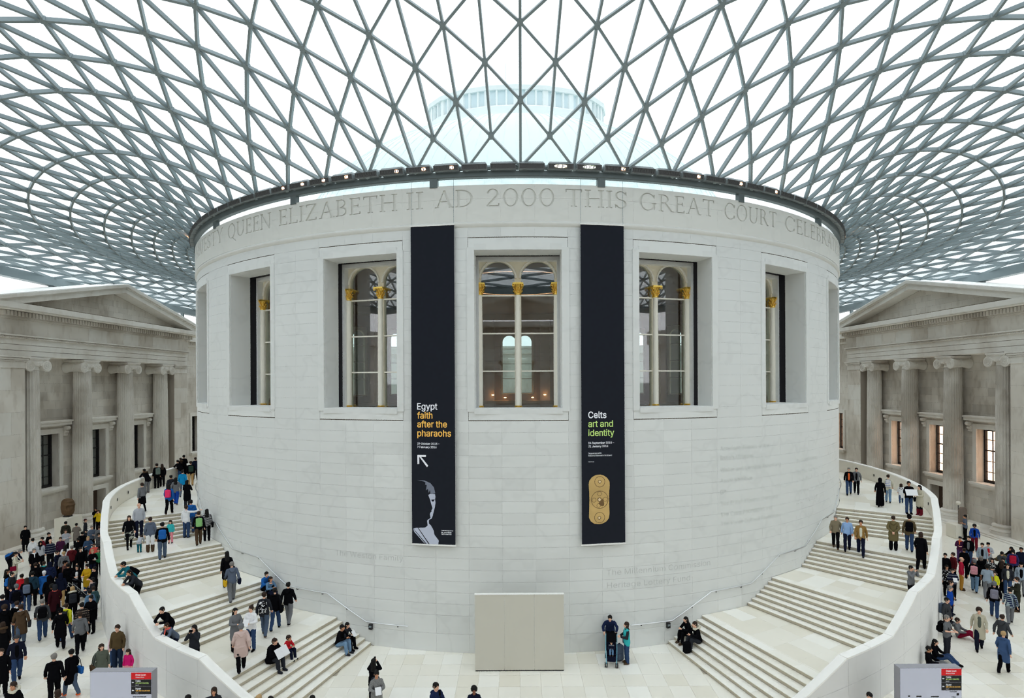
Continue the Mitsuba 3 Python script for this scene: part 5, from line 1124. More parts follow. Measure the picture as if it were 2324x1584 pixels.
PEOPLE = [
(-24.77,-7.08,3.99,157,1.72,'lean','S:black','J:black','T:grey','fur:brown', 'person in black fur-collared jacket and grey trousers leaning on the pale parapet'),
(-25.18,-5.31,3.99,141,1.72,'stand','C:black','J:black','T:black','pack:greygreen', 'person in black cap with grey-green backpack looking over the parapet'),
(-25.17,-4.7,3.99,131,1.62,'stand','L:brown','J:black','T:black','', 'person with long brown hair in black, beside the grey-green backpack at the parapet'),
(-25.33,-2.18,3.99,160,1.68,'lean','S:black','J:black','T:jean','', 'person in black jacket and jeans leaning over the far end of the left parapet'),
(-25.53,-1.75,3.99,140,1.68,'stand','L:brown','C:black','T:black','fur:brown', 'person in long black coat with brown fur hood on the far left landing'),
(-25.55,-1.28,3.99,139,1.84,'hold','S:black','J:black','T:black','', 'tallest person in black on the far left landing, hands in front'),
(-23.37,-4.3,3.99,124,1.76,'stand','S:brown','J:black','T:tan','pack:darkgreen', 'person in tan trousers with dark green backpack beside the drum wall'),
(-24.33,-1.91,3.99,128,1.74,'walk','S:brown','J:navy','T:black','', 'person in navy jacket hard against the drum wall at the top of the left stairs'),
(-21.54,-8.59,3.99,109,1.74,'walk','S:black','J:skyblue','T:greyblue','', 'person in bright blue top and grey jeans walking up the left landing'),
(-21.32,-10.24,3.99,130,1.66,'walk','S:black','J:charcoal','T:black','', 'person in charcoal jacket behind the pink backpack on the left landing'),
(-19.43,-13.69,3.99,105,1.7,'walk','L:black','J:blue','T:black','pack:pink', 'person in blue jacket and black trousers carrying a pink backpack up the left stairs'),
(-20.55,-11.07,3.99,110,1.64,'walk','L:black','J:grey','T:royal','', 'person in grey top and royal blue trousers right of the pink backpack'),
(-19.26,-12.17,3.99,89,1.66,'hold','L:black','C:black','T:charcoal','', 'person in black hooded coat standing with back turned on the left landing'),
(-21.31,-13.07,3.99,142,1.66,'walk','S:brown','J:grey','S:black','', 'person in grey jacket and short black skirt walking away on the left landing'),
(-19.51,-16.96,2.992,308,1.66,'walk','L:brown','J:black','S:pattern','', 'person with long brown hair, black cardigan and patterned skirt coming down the left stairs'),
(-19.71,-15.87,3.277,313,1.78,'stand','X:brown','J:lightgrey','T:navy','', 'person with shaved head in light grey hoodie coming down the left stairs'),
(-18.06,-17.6,2.992,127,1.72,'stand','S:brown','J:greyblue','T:white','boots:brown', 'person in grey sweater, white trousers and brown boots seen from behind'),
(-18.55,-17.67,2.992,102,1.02,'bend','S:brown','J:lightgrey','T:teal','', 'small child in grey top and teal trousers bending forward on the left stairs'),
(-17.02,-18.35,2.85,121,1.78,'walk','S:black','J:black','T:jeangrey','pack:blue', 'person in black jacket and grey jeans carrying a bright blue backpack'),
(-18.0,-16.0,2.992,290,1.18,'stand','L:brown','J:turquoise','T:pinkleg','', 'child in turquoise top and pink leggings on the left stairs'),
(-17.79,-14.91,2.992,89,1.74,'point','S:brown','J:white','T:jean','', 'person in white shirt with arm stretched out on the left stairs'),
(-17.8,-14.44,3.135,119,1.8,'walk','S:black','J:blue','T:jean','', 'person in blue top just behind the white shirt on the left stairs'),
(-16.33,-16.4,2.992,123,1.74,'walk','S:brown','J:black','T:brown','pack:green', 'person in brown trousers with light green backpack near the handrail'),
(-16.34,-15.58,2.992,118,1.68,'stand','L:black','J:stripe','T:black','bag:black', 'person in black and white striped sweater beside the left handrail'),
(-16.73,-21.14,1.995,233,1.78,'lean','S:black','J:teal','T:black','pack:black', 'person in teal sleeves with black backpack leaning on the left parapet'),
(-15.97,-21.96,1.995,243,1.68,'lean','L:black','J:charcoal','T:black','', 'person with dark hair folded over the left parapet beside the teal sleeves'),
(-13.3,-24.28,1.282,261,1.74,'lean','S:black','J:black','T:black','', 'person with short black hair in black jacket, arms folded on the sloping parapet'),
(-12.93,-24.56,0.997,240,1.5,'lean','S:brown','J:greyblue','T:navy','scarf:coral', 'child in grey-blue jacket with coral collar leaning on the sloping parapet'),
(-11.56,-25.61,0.997,274,1.66,'photo','L:black','J:charcoal','T:black','cam:black', 'person with long dark hair aiming a camera over the sloping parapet'),
(-13.12,-20.02,1.995,121,1.7,'walk','L:black','C:black','T:black','bag:black', 'person with long black hair in black coat carrying black bags up the stairs'),
(-12.52,-20.82,1.71,126,1.76,'walk','S:greyhair','J:greyblue','T:grey','bag:navy tote:mustard', 'person in grey jacket and trousers with mustard tote climbing the left stairs'),
(-10.32,-22.69,0.997,98,1.8,'walk','S:brown','J:charcoal','T:jeangrey','pack:spots', 'person with black and white patterned backpack on the left lower landing'),
(-10.13,-22.09,0.997,97,1.76,'walk','S:black','J:black','T:jean','bag:black', 'person in black jacket and jeans with shoulder bag on the left lower landing'),
(-9.82,-21.46,0.997,91,1.78,'walk','S:black','J:black','T:grey','', 'person in black top and grey trousers nearest the drum on the left lower landing'),
(-10.86,-24.03,0.997,325,1.66,'hold','L:black','C:grey','T:black','', 'person with long black hair in grey cape on the left lower landing'),
(-10.26,-24.0,0.997,264,1.74,'hold','B:brown','J:white','T:jean','paper:white', 'person in white blouse and flared jeans reading a sheet'),
(-9.88,-25.65,0.997,120,1.7,'walk','K:greyhair','P:blush','T:black','', 'person in pale pink puffer coat and grey hat seen from behind'),
(-11.73,-19.38,1.71,328,1.74,'sit','S:black','J:blue','T:black','', 'person in blue shirt seated on the upper steps by the left handrail'),
(-11.48,-19.52,1.567,329,1.66,'sit','L:brown','J:denim','T:navy','', 'person in denim shirt seated on the upper steps beside the blue shirt'),
(-9.26,-24.62,0.855,339,1.8,'sit','S:brown','P:black','T:charcoal','map:white', 'person in black parka seated on the lower steps holding an open map'),
(-8.98,-23.89,0.855,339,1.35,'sit','S:brown','J:red','T:navy','', 'child in red top and green shoes seated beside the open map'),
(-7.44,-22.31,0.427,341,1.76,'sit','S:black','J:black','T:jeanlight','phone:black', 'person in black jacket and pale jeans seated near the foot of the left stairs'),
(-7.32,-21.96,0.427,341,1.66,'sit','L:black','J:charcoal','T:black','paper:white', 'person with black hair in charcoal seated nearest the drum on the left stairs'),
(-5.08,-26.1,0.0,94,1.66,'photo','L:black','J:black','T:black','phone:black', 'person with long black hair taking a photo on the open floor'),
(-4.77,-27.0,0.0,293,1.66,'hold','B:black','C:tweed','T:black','pack:charcoal paper:white', 'person in grey tweed coat over mustard top reading a leaflet'),
(-8.03,-28.47,0.0,107,1.66,'stand','N:blonde','J:navy','T:black','', 'person with blonde bob in navy jacket at the bottom of the frame'),
(-7.6,-28.65,0.0,313,1.7,'stand','S:black','J:mauve','T:black','', 'person with short dark hair left of the blonde bob, bottom of the frame'),
(-6.37,-28.53,0.0,289,1.66,'stand','S:black','J:black','T:black','', 'dark head just above the bottom edge, below the left stairs foot'),
(-2.67,-27.98,0.0,318,1.76,'hold','S:black','J:navyblue','T:black','stick:black', 'person in navy sweater holding a selfie stick at the bottom of the frame'),
(-1.46,-27.99,0.0,274,1.64,'stand','U:black','J:navy','T:black','', 'person with curly dark hair in navy top at the bottom, below the hoarding'),
(-9.62,-28.05,0.0,287,1.68,'point','N:brown','J:charcoal','T:black','', 'person with brown bob stretching an arm out beside the left outer wall'),
(-10.19,-28.5,0.0,299,1.68,'stand','S:black','J:black','T:black','', 'dark head above the bottom edge, right of the left sign'),
(3.75,-22.09,0.0,261,1.78,'pram','S:black','J:navyblue','T:black','', 'person in navy jacket bending over the pushchair handles'),
(4.26,-23.06,0.0,185,1.66,'hold','N:brown','J:charcoal','T:jean','vest:teal bag:slate', 'person in turquoise quilted vest standing beside the pushchair'),
(7.19,-21.54,0.427,198,1.66,'sit','L:black','J:black','T:black','', 'person with long dark hair in black seated against the drum, right stairs'),
(7.39,-22.16,0.427,198,1.76,'sit','S:brown','J:black','T:charcoal','fur:cream phone:black', 'person in black parka with cream fur hood seated on the right stairs'),
(21.01,-8.96,3.99,241,1.74,'walk','S:greyhair','J:black','T:jean','shirt:orange', 'person in black jacket over orange shirt and jeans at the top of the right stairs'),
(21.65,-8.68,3.99,240,1.68,'walk','S:brown','J:grey','T:black','shirt:black', 'person in grey cardigan over black at the top of the right stairs'),
(20.69,-12.72,3.99,64,1.68,'walk','H:black','D:black','T:black','', 'person in ankle-length black coat and hood walking up the right landing'),
(21.92,-11.49,3.99,58,1.68,'walk','S:brown','J:cream','T:jeanlight','pack:multi', 'person in cream coat with multicoloured backpack on the right landing'),
(22.59,-11.64,3.99,57,1.14,'walk','L:brown','C:white','T:jean','', 'small child in white coat on the right landing'),
(21.15,-14.51,3.99,257,1.78,'hold','S:black','J:black','T:jean','map:white', 'person in black jacket and dark jeans holding a map by the right parapet'),
(21.52,-14.83,3.99,196,1.62,'hold','L:black','C:stone','T:black','bag:black boots:maroon', 'person in beige coat and maroon boots beside the map by the right parapet'),
(15.81,-17.06,2.85,242,1.66,'walk','S:greyhair','J:taupe','T:black','', 'person in taupe jacket and black trousers stepping down beside the right drum wall'),
(16.17,-17.45,2.85,241,1.66,'walk','S:brown','J:lightblue','T:navy','', 'person in light blue sweater stepping down the right stairs'),
(16.58,-17.9,2.707,240,1.76,'walk','S:brown','J:khaki','T:navy','shirt:cream', 'person in tan waxed jacket over cream shirt stepping down the right stairs'),
(18.15,-17.91,2.992,58,1.68,'back','S:brown','C:olive','T:black','boots:black', 'person in olive parka with hands clasped behind on the right stairs'),
(18.76,-18.16,2.992,57,1.78,'walk','K:black','J:olivebrown','T:jean','pack:black', 'person in camouflage-brown jacket with black backpack on the right stairs'),
(18.06,-20.0,2.707,46,1.7,'walk','N:brown','C:black','T:black','', 'person with brown bob in black coat near the right parapet'),
(16.33,-21.93,1.995,296,1.5,'photo','S:black','J:grey','T:black','phone:black', 'child in grey jacket taking a photo over the right parapet'),
(-33.24,-6.66,0.0,320,1.74,'stand','S:black','C:black','T:black','', 'person in long black coat standing against the left corner pier'),
(-30.2,-9.78,0.0,109,1.7,'stand','S:black','J:white','S:grey','', 'person in white blouse and grey skirt in front of the left corner pier'),
(-29.24,-10.39,0.0,319,1.66,'stand','H:black','J:lightgrey','T:black','scarf:black', 'person with black headscarf and light grey coat in the left crowd'),
(-29.84,-9.49,0.0,249,1.7,'stand','S:black','J:maroon','T:black','', 'person in maroon jacket with white collar looking left, back of the left crowd'),
(-30.26,-8.44,0.0,8,1.72,'stand','S:black','J:black','T:black','', 'person in black top at the foot of the plain wall left of the stone plinth'),
(-28.9,-10.05,0.0,318,1.7,'stand','X:pale','J:bandnavy','T:black','', 'bald person in navy jacket with grey bands in the left crowd'),
(-28.85,-9.29,0.0,308,1.64,'stand','S:brown','J:plum','T:black','', 'person in plum hooded top in front of the stone plinth'),
(-29.62,-7.86,0.0,327,1.78,'cross','S:brown','J:lightgrey','T:black','', 'person in light grey sweater with arms crossed before the stone plinth'),
(-31.34,-5.58,0.0,127,1.78,'stand','S:black','J:olivedark','T:black','', 'person in dark olive jacket facing the stone plinth'),
(-30.57,-5.62,0.0,127,1.66,'hold','B:black','C:taupegrey','T:black','', 'person in grey-brown coat facing the stone plinth, dark hair up'),
(-30.85,-4.39,0.0,26,1.68,'stand','S:maroonhair','C:charcoal','T:black','paper:white', 'person in charcoal coat right of the stone plinth holding papers'),
(-32.69,-0.73,0.0,315,1.72,'photo','S:black','J:black','T:black','phone:black', 'person in black raising a phone at the far back beside the left stair wall'),
(-31.89,-1.57,0.0,285,1.7,'photo','S:brown','J:yellow','T:black','', 'person in yellow top with raised arms at the far back by the left stair wall'),
(-28.71,-6.73,0.0,326,1.74,'hold','S:greyhair','J:slate','T:black','', 'grey-haired person in slate shirt by the left stair wall'),
(-28.24,-6.69,0.0,135,1.72,'stand','S:brown','J:grey','T:black','', 'person in grey hoodie right of the grey-haired slate shirt'),
(-27.16,-9.23,0.0,316,1.66,'cross','L:blonde','J:denimdark','T:black','', 'person with long blonde hair and dark denim sweater, arms crossed'),
(-26.97,-8.54,0.0,5,1.7,'hold','S:black','J:stripegrey','T:black','', 'person in grey striped sweater pressed to the left stair wall'),
(-28.36,-8.08,0.0,116,1.68,'stand','S:black','J:black','T:black','', 'person in black left of the blonde in dark denim, back turned'),
(-27.53,-9.56,0.0,136,1.66,'hold','S:black','C:black','T:black','', 'person in black coat below the grey-brown coat in the left crowd'),
(-27.17,-11.12,0.0,117,1.64,'stand','L:black','J:white','T:black','', 'person with dark hair in white blouse amid the left crowd'),
(-26.44,-11.55,0.0,117,1.7,'stand','S:greyhair','J:maroonred','T:black','', 'grey-haired person in maroon sweater, back turned, left crowd'),
(-25.52,-12.12,0.0,336,1.76,'stand','S:black','J:black','T:black','', 'person with glasses in black with pale collar, left crowd'),
(-24.76,-12.21,0.0,326,1.66,'hold','S:blonde','J:black','T:navy','phone:white', 'person in black top with bare forearms holding a white phone, left crowd'),
(-25.73,-10.69,0.0,305,1.6,'stand','S:brown','J:coral','T:black','', 'person in coral top beside the left stair wall'),
(-24.72,-11.75,0.0,305,1.6,'stand','S:brown','J:green','T:black','', 'person in green top pressed to the left stair wall'),
(-28.18,-12.17,0.0,339,1.72,'stand','S:greyhair','J:black','T:black','scarf:white', 'white-haired person in black jacket with white striped scarf, left crowd'),
(-30.45,-11.13,0.0,21,1.74,'bend','S:greyhair','J:navy','T:black','pack:blue', 'grey-haired person stooping with a blue pack at the left edge'),
(-28.64,-12.93,0.0,30,1.7,'hold','S:black','C:cream','T:grey','bag:wine', 'person in cream coat with wine-red bag near the pier steps'),
(-26.5,-12.58,0.0,358,1.7,'hold','S:black','J:navy','T:black','', 'person in navy looking down, centre of the left crowd'),
(-26.05,-12.69,0.0,132,1.68,'stand','S:blonde','J:grey','T:black','', 'fair-haired person in grey hooded jacket, centre of the left crowd'),
(-25.83,-14.96,0.0,119,1.72,'stand','S:brown','J:black','T:black','', 'person with cropped brown hair in black jacket behind the pushchairs'),
(-25.75,-14.5,0.0,129,1.66,'stand','S:brown','J:charcoal','T:black','scarf:turquoise', 'person in charcoal with turquoise scarf, middle of the left crowd'),
(-25.23,-14.73,0.0,133,1.68,'stand','H:navy','J:navyblue','T:black','', 'person in navy hooded coat, middle of the left crowd'),
(-24.47,-14.7,0.0,17,1.74,'hold','C:black','J:brownrose','T:black','', 'person in black cap and brown leather jacket, left crowd'),
(-22.96,-15.12,0.0,266,1.68,'hold','S:black','C:mustard','T:jean','', 'person in long mustard-yellow cardigan and jeans beside the left stair wall'),
(-23.42,-15.22,0.0,297,1.66,'hold','S:black','J:black','T:black','shirt:white', 'person with fringe in black jacket over white, facing out of the left crowd'),
(-23.95,-15.14,0.0,127,1.74,'stand','S:black','J:black','T:black','', 'person all in black, back turned, left of the fringed black jacket'),
(-24.37,-16.22,0.0,129,1.66,'stand','K:white','P:blue','T:black','', 'person in white knitted hat and bright blue puffer coat, left crowd'),
(-23.36,-17.16,0.0,128,1.72,'stand','H:black','J:black','T:black','', 'person in black hood right of the bright blue puffer coat'),
(-23.11,-16.76,0.0,138,1.72,'stand','H:navy','J:navy','T:tan','', 'person in navy hood and tan trousers, left crowd'),
(-26.45,-16.02,0.0,31,1.7,'stand','L:black','C:black','T:black','', 'person with long black hair in long black coat near the left edge'),
(-26.02,-16.21,0.0,10,1.6,'stand','S:black','J:charcoal','T:navy','pack:blue', 'person with bright blue backpack near the left edge'),
(-25.14,-16.67,0.0,120,1.66,'stand','S:black','J:red','T:black','', 'person in red hooded top, left crowd'),
(-24.36,-17.33,0.0,130,1.68,'stand','L:brown','J:black','T:jean','pack:denimgrey', 'person with long brown hair, denim backpack and jeans, back turned'),
(-24.68,-16.58,0.0,114,1.76,'stand','S:black','J:petrol','T:black','', 'person in petrol blue jacket left of the bright blue puffer coat'),
(-23.94,-18.42,0.0,130,1.72,'stand','K:grey','J:navy','T:jean','pack:black', 'person in striped knit hat with black backpack near the left edge'),
(-22.15,-15.69,0.0,245,1.72,'hold','S:black','J:black','T:black','', 'person in black leaning by the left stair wall above the pale top'),
(-21.17,-17.22,0.0,236,1.66,'hold','L:black','J:charcoal','T:black','scarf:blush', 'person with blush scarf leaning on the left stair wall'),
(-20.27,-18.42,0.0,146,1.62,'stand','S:brown','J:tealgrey','T:black','', 'brown-haired person in teal-grey top beside the left stair wall'),
(-20.12,-18.87,0.0,156,1.6,'stand','S:black','J:denim','T:black','', 'black-haired person in denim top near the left stair wall'),
(-19.31,-19.92,0.0,276,1.7,'hold','B:black','J:black','T:black','phone:black', 'person in black leaning on the left stair wall with a phone to the face'),
(-22.03,-18.51,0.0,133,1.74,'walk','H:charcoal','C:maroondark','T:black','scarf:coral', 'person in dark maroon coat with coral scarf, back turned'),
(-22.41,-18.22,0.0,128,1.66,'stand','U:black','J:black','T:black','', 'person with bushy black hair below the black hood, left crowd'),
(-21.08,-18.67,0.0,132,1.7,'stand','N:blonde','J:black','T:black','fur:cream pack:charcoal', 'blonde person in black jacket with cream fur hood, back turned'),
(-20.97,-20.59,0.0,129,1.8,'walk','S:greyhair','J:greydark','T:jean','pack:black', 'person in dark grey hooded jacket and jeans walking away on open floor'),
(-22.13,-20.54,0.0,130,1.7,'stand','S:brown','J:black','T:jean','scarf:white', 'person in black jacket with white hood lining near the left edge'),
(-22.29,-20.99,0.0,141,1.7,'stand','U:brown','C:black','T:black','', 'person with curly brown hair in black coat at the left edge'),
(-23.41,-19.8,0.0,141,1.72,'stand','S:black','J:navy','T:black','', 'person in navy half cut by the left edge of the frame'),
(-19.83,-20.7,0.0,97,1.64,'walk','S:brown','J:limeyellow','T:jean','pack:charcoal', 'person in lime-yellow jacket on the open floor of the left crowd'),
(-19.49,-21.48,0.0,128,1.72,'walk','K:black','C:black','T:black','', 'person in black hat and knee-length black coat, arm swinging out'),
(-18.29,-21.98,0.0,126,1.76,'walk','S:brown','J:midgrey','T:black','', 'person in mid-grey sweater and black trousers walking away'),
(-18.98,-20.93,0.0,126,1.76,'stand','S:black','J:fairisle','T:black','', 'person in dark patterned sweater behind the mid-grey sweater'),
(-21.47,-21.12,0.0,130,1.76,'walk','S:brown','C:brown','T:jeangrey','bag:charcoal scarf:lightgrey', 'person in brown coat with pale grey hood and shoulder bag'),
(-20.75,-22.85,0.0,141,1.7,'stand','L:brown','C:black','T:black','fur:brown', 'person in black coat with brown fur hood at the left edge'),
(-18.97,-24.31,0.0,315,1.78,'walk','C:greydark','J:navydark','T:jean','shirt:black', 'person in grey flat cap and dark quilted jacket walking to the camera'),
(-18.68,-25.31,0.0,311,1.72,'stand','S:brown','C:black','T:black','', 'person in black cut by the left edge, below the fur hood'),
(-16.31,-25.91,0.0,128,1.8,'walk','S:greyhair','J:black','T:black','', 'grey-haired person in black suit walking away at lower left'),
(-16.12,-25.35,0.0,157,1.7,'walk','B:black','C:black','T:jeangrey','bag:blue boots:orange', 'person in black coat and orange shoes beside the black suit'),
(-15.41,-24.83,0.0,320,1.66,'stand','N:brown','C:greygreen','T:black','bag:brown', 'person in grey-green parka behind the left sign'),
(-16.1,-23.13,0.0,284,1.36,'stand','L:black','J:palepink','T:jean','', 'child with long dark hair in pale pink top against the left stair wall'),
(-15.75,-23.44,0.0,279,1.8,'stand','S:brown','J:browncoat','T:jeandark','', 'person in brown coat between two children against the left stair wall'),
(-14.77,-24.3,0.0,273,1.2,'stand','L:brown','J:magenta','S:pinkleg','', 'child in magenta jacket and pink skirt against the left stair wall'),
(-16.13,-27.8,0.0,280,1.76,'stand','S:brown','J:black','T:black','fur:cream', 'person with glasses and cream fur hood at the lower left corner'),
(-14.48,-28.11,0.0,138,1.66,'stand','N:brown','J:grey','T:black','', 'brown-haired head and grey shoulders at the bottom edge, lower left'),
(31.5,-4.84,0.0,158,1.76,'cross','S:black','T:greyblue','T:black','bag:charcoal', 'person in grey-blue short sleeves looking left beside the tall stone slab'),
(30.04,-7.58,0.0,232,1.76,'walk','U:black','J:royal','T:maroon','shirt:black', 'person in royal blue jacket and maroon trousers before the right plinth'),
(27.17,-10.15,0.0,233,1.62,'hold','C:charcoal','J:plum','T:purple','scarf:orange', 'person in dark beret and plum patterned coat, right crowd'),
(27.38,-10.57,0.0,223,1.76,'stand','S:black','J:black','T:jean','shirt:grey', 'person in black jacket over grey shirt and jeans, right crowd'),
(25.27,-13.01,0.0,73,1.72,'stand','S:brown','J:black','T:black','', 'brown-haired person in black coat with pale collar, right crowd'),
(23.43,-14.06,0.0,244,1.74,'stand','S:black','J:black','T:black','', 'black-haired person in black coat beside the right stair wall'),
(23.95,-13.95,0.0,174,1.74,'stand','S:brown','J:maroonred','T:black','', 'person in maroon jacket next to the crimson jacket, right crowd'),
(23.67,-14.92,0.0,328,1.78,'stand','X:pale','J:crimson','T:ochre','', 'bald person in crimson jacket and ochre trousers, right crowd'),
(24.57,-14.65,0.0,292,1.64,'stand','L:auburn','J:charcoal','T:black','', 'person with auburn hair right of the crimson jacket'),
(24.13,-15.24,0.0,47,1.74,'walk','K:grey','J:black','T:jeanlight','pack:pinkpale', 'person in grey knit hat and black jacket with pale pink bag'),
(26.99,-12.12,0.0,232,1.76,'stand','S:black','J:lightgreyblue','T:black','shirt:black', 'person in pale denim jacket over black, right crowd'),
(27.69,-11.67,0.0,242,1.66,'hold','C:black','J:lightgrey','T:grey','shirt:red', 'person in light grey hoodie over red, right of the pale denim jacket'),
(30.55,-9.81,0.0,170,1.72,'sitfloor','S:black','J:black','T:olive','', 'person in black seated on the column step, right portico'),
(29.28,-10.74,0.0,31,1.7,'sitfloor','S:black','J:slategrey','T:turquoise','', 'person in slate top seated on the floor by the right portico'),
(27.67,-13.44,0.0,50,1.76,'stand','S:black','J:indigo','T:black','pack:crimson', 'person in indigo coat with crimson backpack at the right edge'),
(28.5,-13.01,0.0,230,1.74,'stand','S:black','J:navy','T:black','', 'person in navy at the right edge behind the crimson backpack'),
(25.84,-15.01,0.0,231,1.74,'stand','S:black','J:black','T:jean','shirt:white', 'person in black jacket over white shirt, right crowd'),
(25.56,-14.63,0.0,231,1.62,'hold','L:black','J:spots','T:black','', 'person in black and white patterned top, right crowd'),
(25.15,-14.39,0.0,32,1.66,'stand','N:greyhair','J:black','T:black','', 'grey-haired person in black jacket, back turned, right crowd'),
(25.5,-15.34,0.0,41,1.7,'walk','L:brown','C:black','T:black','bag:brown', 'person with long brown hair in black coat walking away, right crowd'),
(25.36,-15.87,0.0,240,1.7,'stand','S:brown','J:charcoal','T:jean','shirt:cream', 'person in charcoal jacket over cream and jeans, right crowd'),
(26.13,-15.8,0.0,230,1.74,'stand','C:black','J:lightgreyblue','T:grey','shirt:black', 'person in dark cap and denim jacket at the right edge'),
(24.05,-16.19,0.0,57,1.76,'walk','U:black','T:lightgreyblue','T:grey','', 'person with black curls in pale grey-blue tee walking away, right crowd'),
(22.18,-16.31,0.0,254,1.6,'hold','S:black','J:bandnavy','T:black','paper:white', 'person in dark sports jacket with pale bands reading by the right stair wall'),
(20.62,-18.31,0.0,304,1.66,'stand','S:brown','J:charcoal','T:black','', 'brown-haired person in charcoal leaning on the right stair wall'),
(19.9,-19.25,0.0,309,1.74,'stand','S:greyhair','J:royal','T:navy','', 'grey-haired person in royal blue sweater against the right stair wall'),
(18.7,-20.71,0.0,294,1.72,'stand','S:black','J:greydark','T:black','pack:slate', 'person in dark grey with slate backpack against the right stair wall'),
(22.38,-18.72,0.0,51,1.72,'walk','K:greyhair','J:black','T:jean','pack:lilacgrey', 'person in grey hat and black jacket with lilac-grey backpack'),
(22.57,-19.39,0.0,60,1.66,'walk','B:black','J:plaid','T:grey','', 'person in plaid shirt and grey trousers walking away, right crowd'),
(24.12,-17.93,0.0,160,1.68,'hold','S:brown','C:olivedark','T:black','scarf:white', 'person in dark olive jacket with white scarf at the right edge'),
(24.64,-15.92,0.0,231,1.3,'stand','S:brown','J:limeyellow','T:black','', 'child in lime-yellow vest between the adults of the right crowd'),
(22.27,-15.78,0.0,254,1.62,'stand','S:black','J:spots','T:black','', 'person in spotted dark top squeezed against the right stair wall'),
(19.11,-22.0,0.0,237,1.76,'walk','U:brown','C:stone','T:navydark','shirt:greygreen', 'person with curly hair and glasses in beige duffel coat'),
(19.68,-22.48,0.0,21,1.66,'walk','S:brown','J:greydark','T:black','', 'person in dark grey quilted coat behind the blue parka'),
(18.48,-24.0,0.0,36,1.62,'walk','S:blonde','C:steelblue','T:black','', 'fair-haired person in steel blue parka walking away'),
(17.25,-22.71,0.0,304,1.74,'hold','S:greyhair','T:midgrey','T:charcoal','pack:black', 'grey-haired person in grey vest with black backpack by the right stair wall'),
(19.16,-20.78,0.0,314,1.66,'sitfloor','S:brown','J:grey','T:wine','', 'person in wine-red leggings seated on the floor against the right stair wall'),
(16.66,-22.94,0.0,310,1.66,'sitfloor','L:black','J:black','T:jean','', 'laughing person with long black hair seated on the floor above the right sign'),
(15.96,-23.59,0.0,320,1.7,'sitfloor','S:black','J:black','T:grey','', 'black-haired person seated on the floor just behind the right sign'),
(10.68,-28.51,0.0,239,1.66,'stand','S:black','J:black','T:black','', 'dark head at the bottom edge left of the right sign')
]
for i, row in enumerate(PEOPLE): person(row, i)

# ---------------------------------------------------------------- pushchairs and bags on the floor
def pushchair(x, y, hd, label, frame, seat, hood):
    K = thing('pushchair', label, 'pushchair'); M = trimesh.transformations.rotation_matrix(math.radians(hd - 90), (0, 0, 1)); M[:3, 3] = (x, y, 0)
    tf = lambda m: (lambda q: (q.apply_transform(M), q)[1])(m.copy())
    for q in (-1, 1):
        put(K, 'side_frame', tf(cat([tube([(q * .20, .42, .12), (q * .215, .12, .50), (q * .22, -.30, 1.02)], .014, 7), tube([(q * .22, -.38, .10), (q * .22, .02, .55)], .014, 7)])), frame, 50)
        put(K, 'handle', tf(tube([(q * .22, -.30, 1.02), (q * .22, -.36, 1.05), (q * .22, -.44, 1.03)], .018, 8)), 'm_black_metal', 50)
        for yy in (.42, -.38):
            for o in (-.035, .035):
                m = trimesh.creation.torus(.075, .02, 18, 8); m.apply_transform(trimesh.transformations.rotation_matrix(math.pi / 2, (0, 1, 0))); m.apply_translation((q * .205 + o, yy, .095))
                d = trimesh.creation.cylinder(.05, .02, sections=14); d.apply_transform(trimesh.transformations.rotation_matrix(math.pi / 2, (0, 1, 0))); d.apply_translation((q * .205 + o, yy, .095)); put(K, 'wheel', tf(cat([m, d])), 'm_black_metal', 40)
    put(K, 'seat', tf(cat([rb(.36, .30, .04, .018, (0, .10, .42)), rb(.36, .05, .55, .02, (0, -.10, .68)), rb(.34, .04, .22, .015, (0, .30, .28))])), seat, 40)
    t = np.linspace(.15, 1.75, 9); hood_v = [(xx, -.12 + .34 * math.cos(a) * .9, .86 + .28 * math.sin(a)) for a in t for xx in np.linspace(-.2, .2, 5)]
    f = []
    for i in range(8):
        for j in range(4): b = i * 5 + j; f += [[b, b + 1, b + 6], [b, b + 6, b + 5]]
    put(K, 'canopy', tf(mesh_of(hood_v, f)), hood, True); put(K, 'basket', tf(rb(.34, .40, .14, .04, (0, .0, .26))), hood, 40)
    return M
cloth('black'); cloth('turquoise'); cloth('charcoal'); cloth('navy'); cloth('wine')
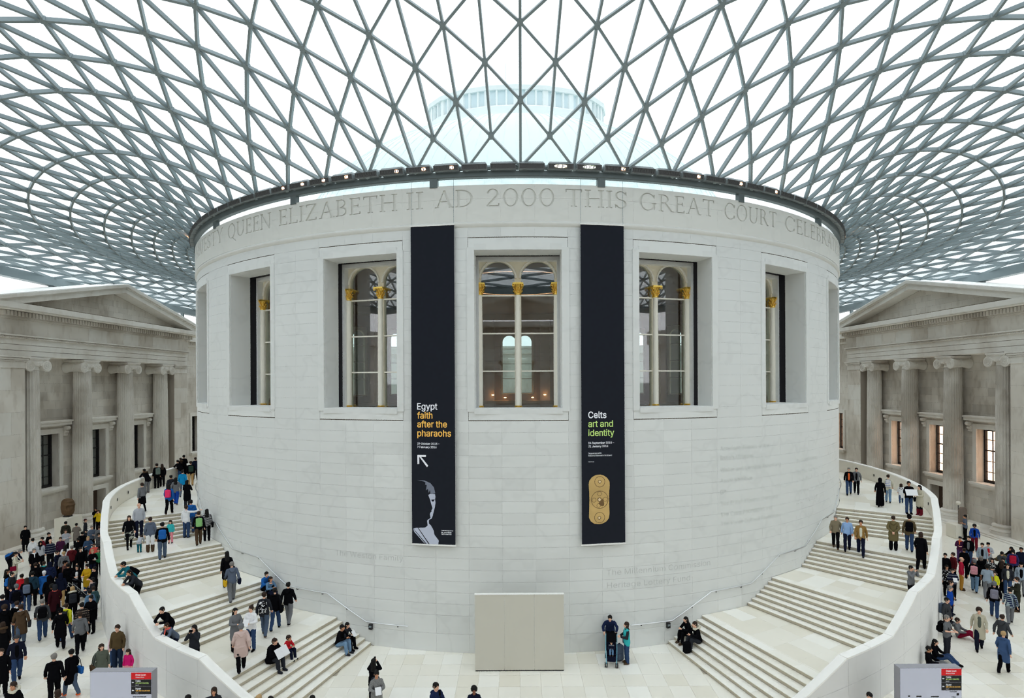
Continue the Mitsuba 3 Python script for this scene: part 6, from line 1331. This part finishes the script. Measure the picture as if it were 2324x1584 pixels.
scene['m_blue_tube'] = {'type': 'twosided', 'bsdf': {'type': 'principled', 'base_color': rgb(s2l(110, 190, 214)), 'roughness': .4}}
hd0 = math.degrees(math.atan2(CAM[1] + 22.98, CAM[0] - 3.66))
pushchair(3.66, -22.98, hd0, 'light blue framed pushchair with black canopy and a seated toddler, before the drum', 'm_blue_tube', 'm_cloth_navy', 'm_cloth_black')
a = math.radians(hd0); person((3.66 + .06 * math.cos(a), -22.98 + .06 * math.sin(a), .45, int(hd0 % 360), .82, 'sitfloor', 'S:brown', 'J:bandnavy', 'T:denim', '', 'toddler strapped into the light blue pushchair'), 991)
pushchair(-24.0, -15.1, 30, 'black pushchair with pale handles in the middle of the left crowd', 'm_chrome', 'm_cloth_black', 'm_cloth_black')
pushchair(-22.9, -15.9, 60, 'black pushchair with grey hood cover beside the stooping navy figure, left crowd', 'm_chrome', 'm_cloth_charcoal', 'm_cloth_charcoal')
def floor_bag(x, y, z, sx, sy, sz, c, label, rot=0):
    K = thing('rucksack', label, 'bag'); M = trimesh.transformations.rotation_matrix(math.radians(rot), (0, 0, 1)); M[:3, 3] = (x, y, z + sz / 2)
    tf = lambda m: (m.apply_transform(M), m)[1]
    put(K, 'bag', tf(rb(sx, sy, sz, min(sx, sy) * .3)), cloth(c), 40); put(K, 'pocket', tf(rb(sx * .7, .06, sz * .4, .025, (0, -sy / 2, -sz * .18))), cloth(c), 40); put(K, 'strap', tf(tube([(-.04, 0, sz / 2 - .02), (-.04, 0, sz / 2 + .05), (.04, 0, sz / 2 + .05), (.04, 0, sz / 2 - .02)], .012, 6)), cloth('charcoal'), 40)
floor_bag(4.0, -22.75, 0, .36, .3, .62, 'slate', 'dark slate rucksack standing on the floor behind the turquoise vest', 20)
floor_bag(6.82, -22.45, .1425, .30, .22, .44, 'black', 'black rucksack with orange tabs between the seated couple on the right stairs', 18)
floor_bag(11.6, -27.6, 0, .5, .35, .6, 'wine', 'wine-coloured coat and bag bundle beside the right sign', 30)
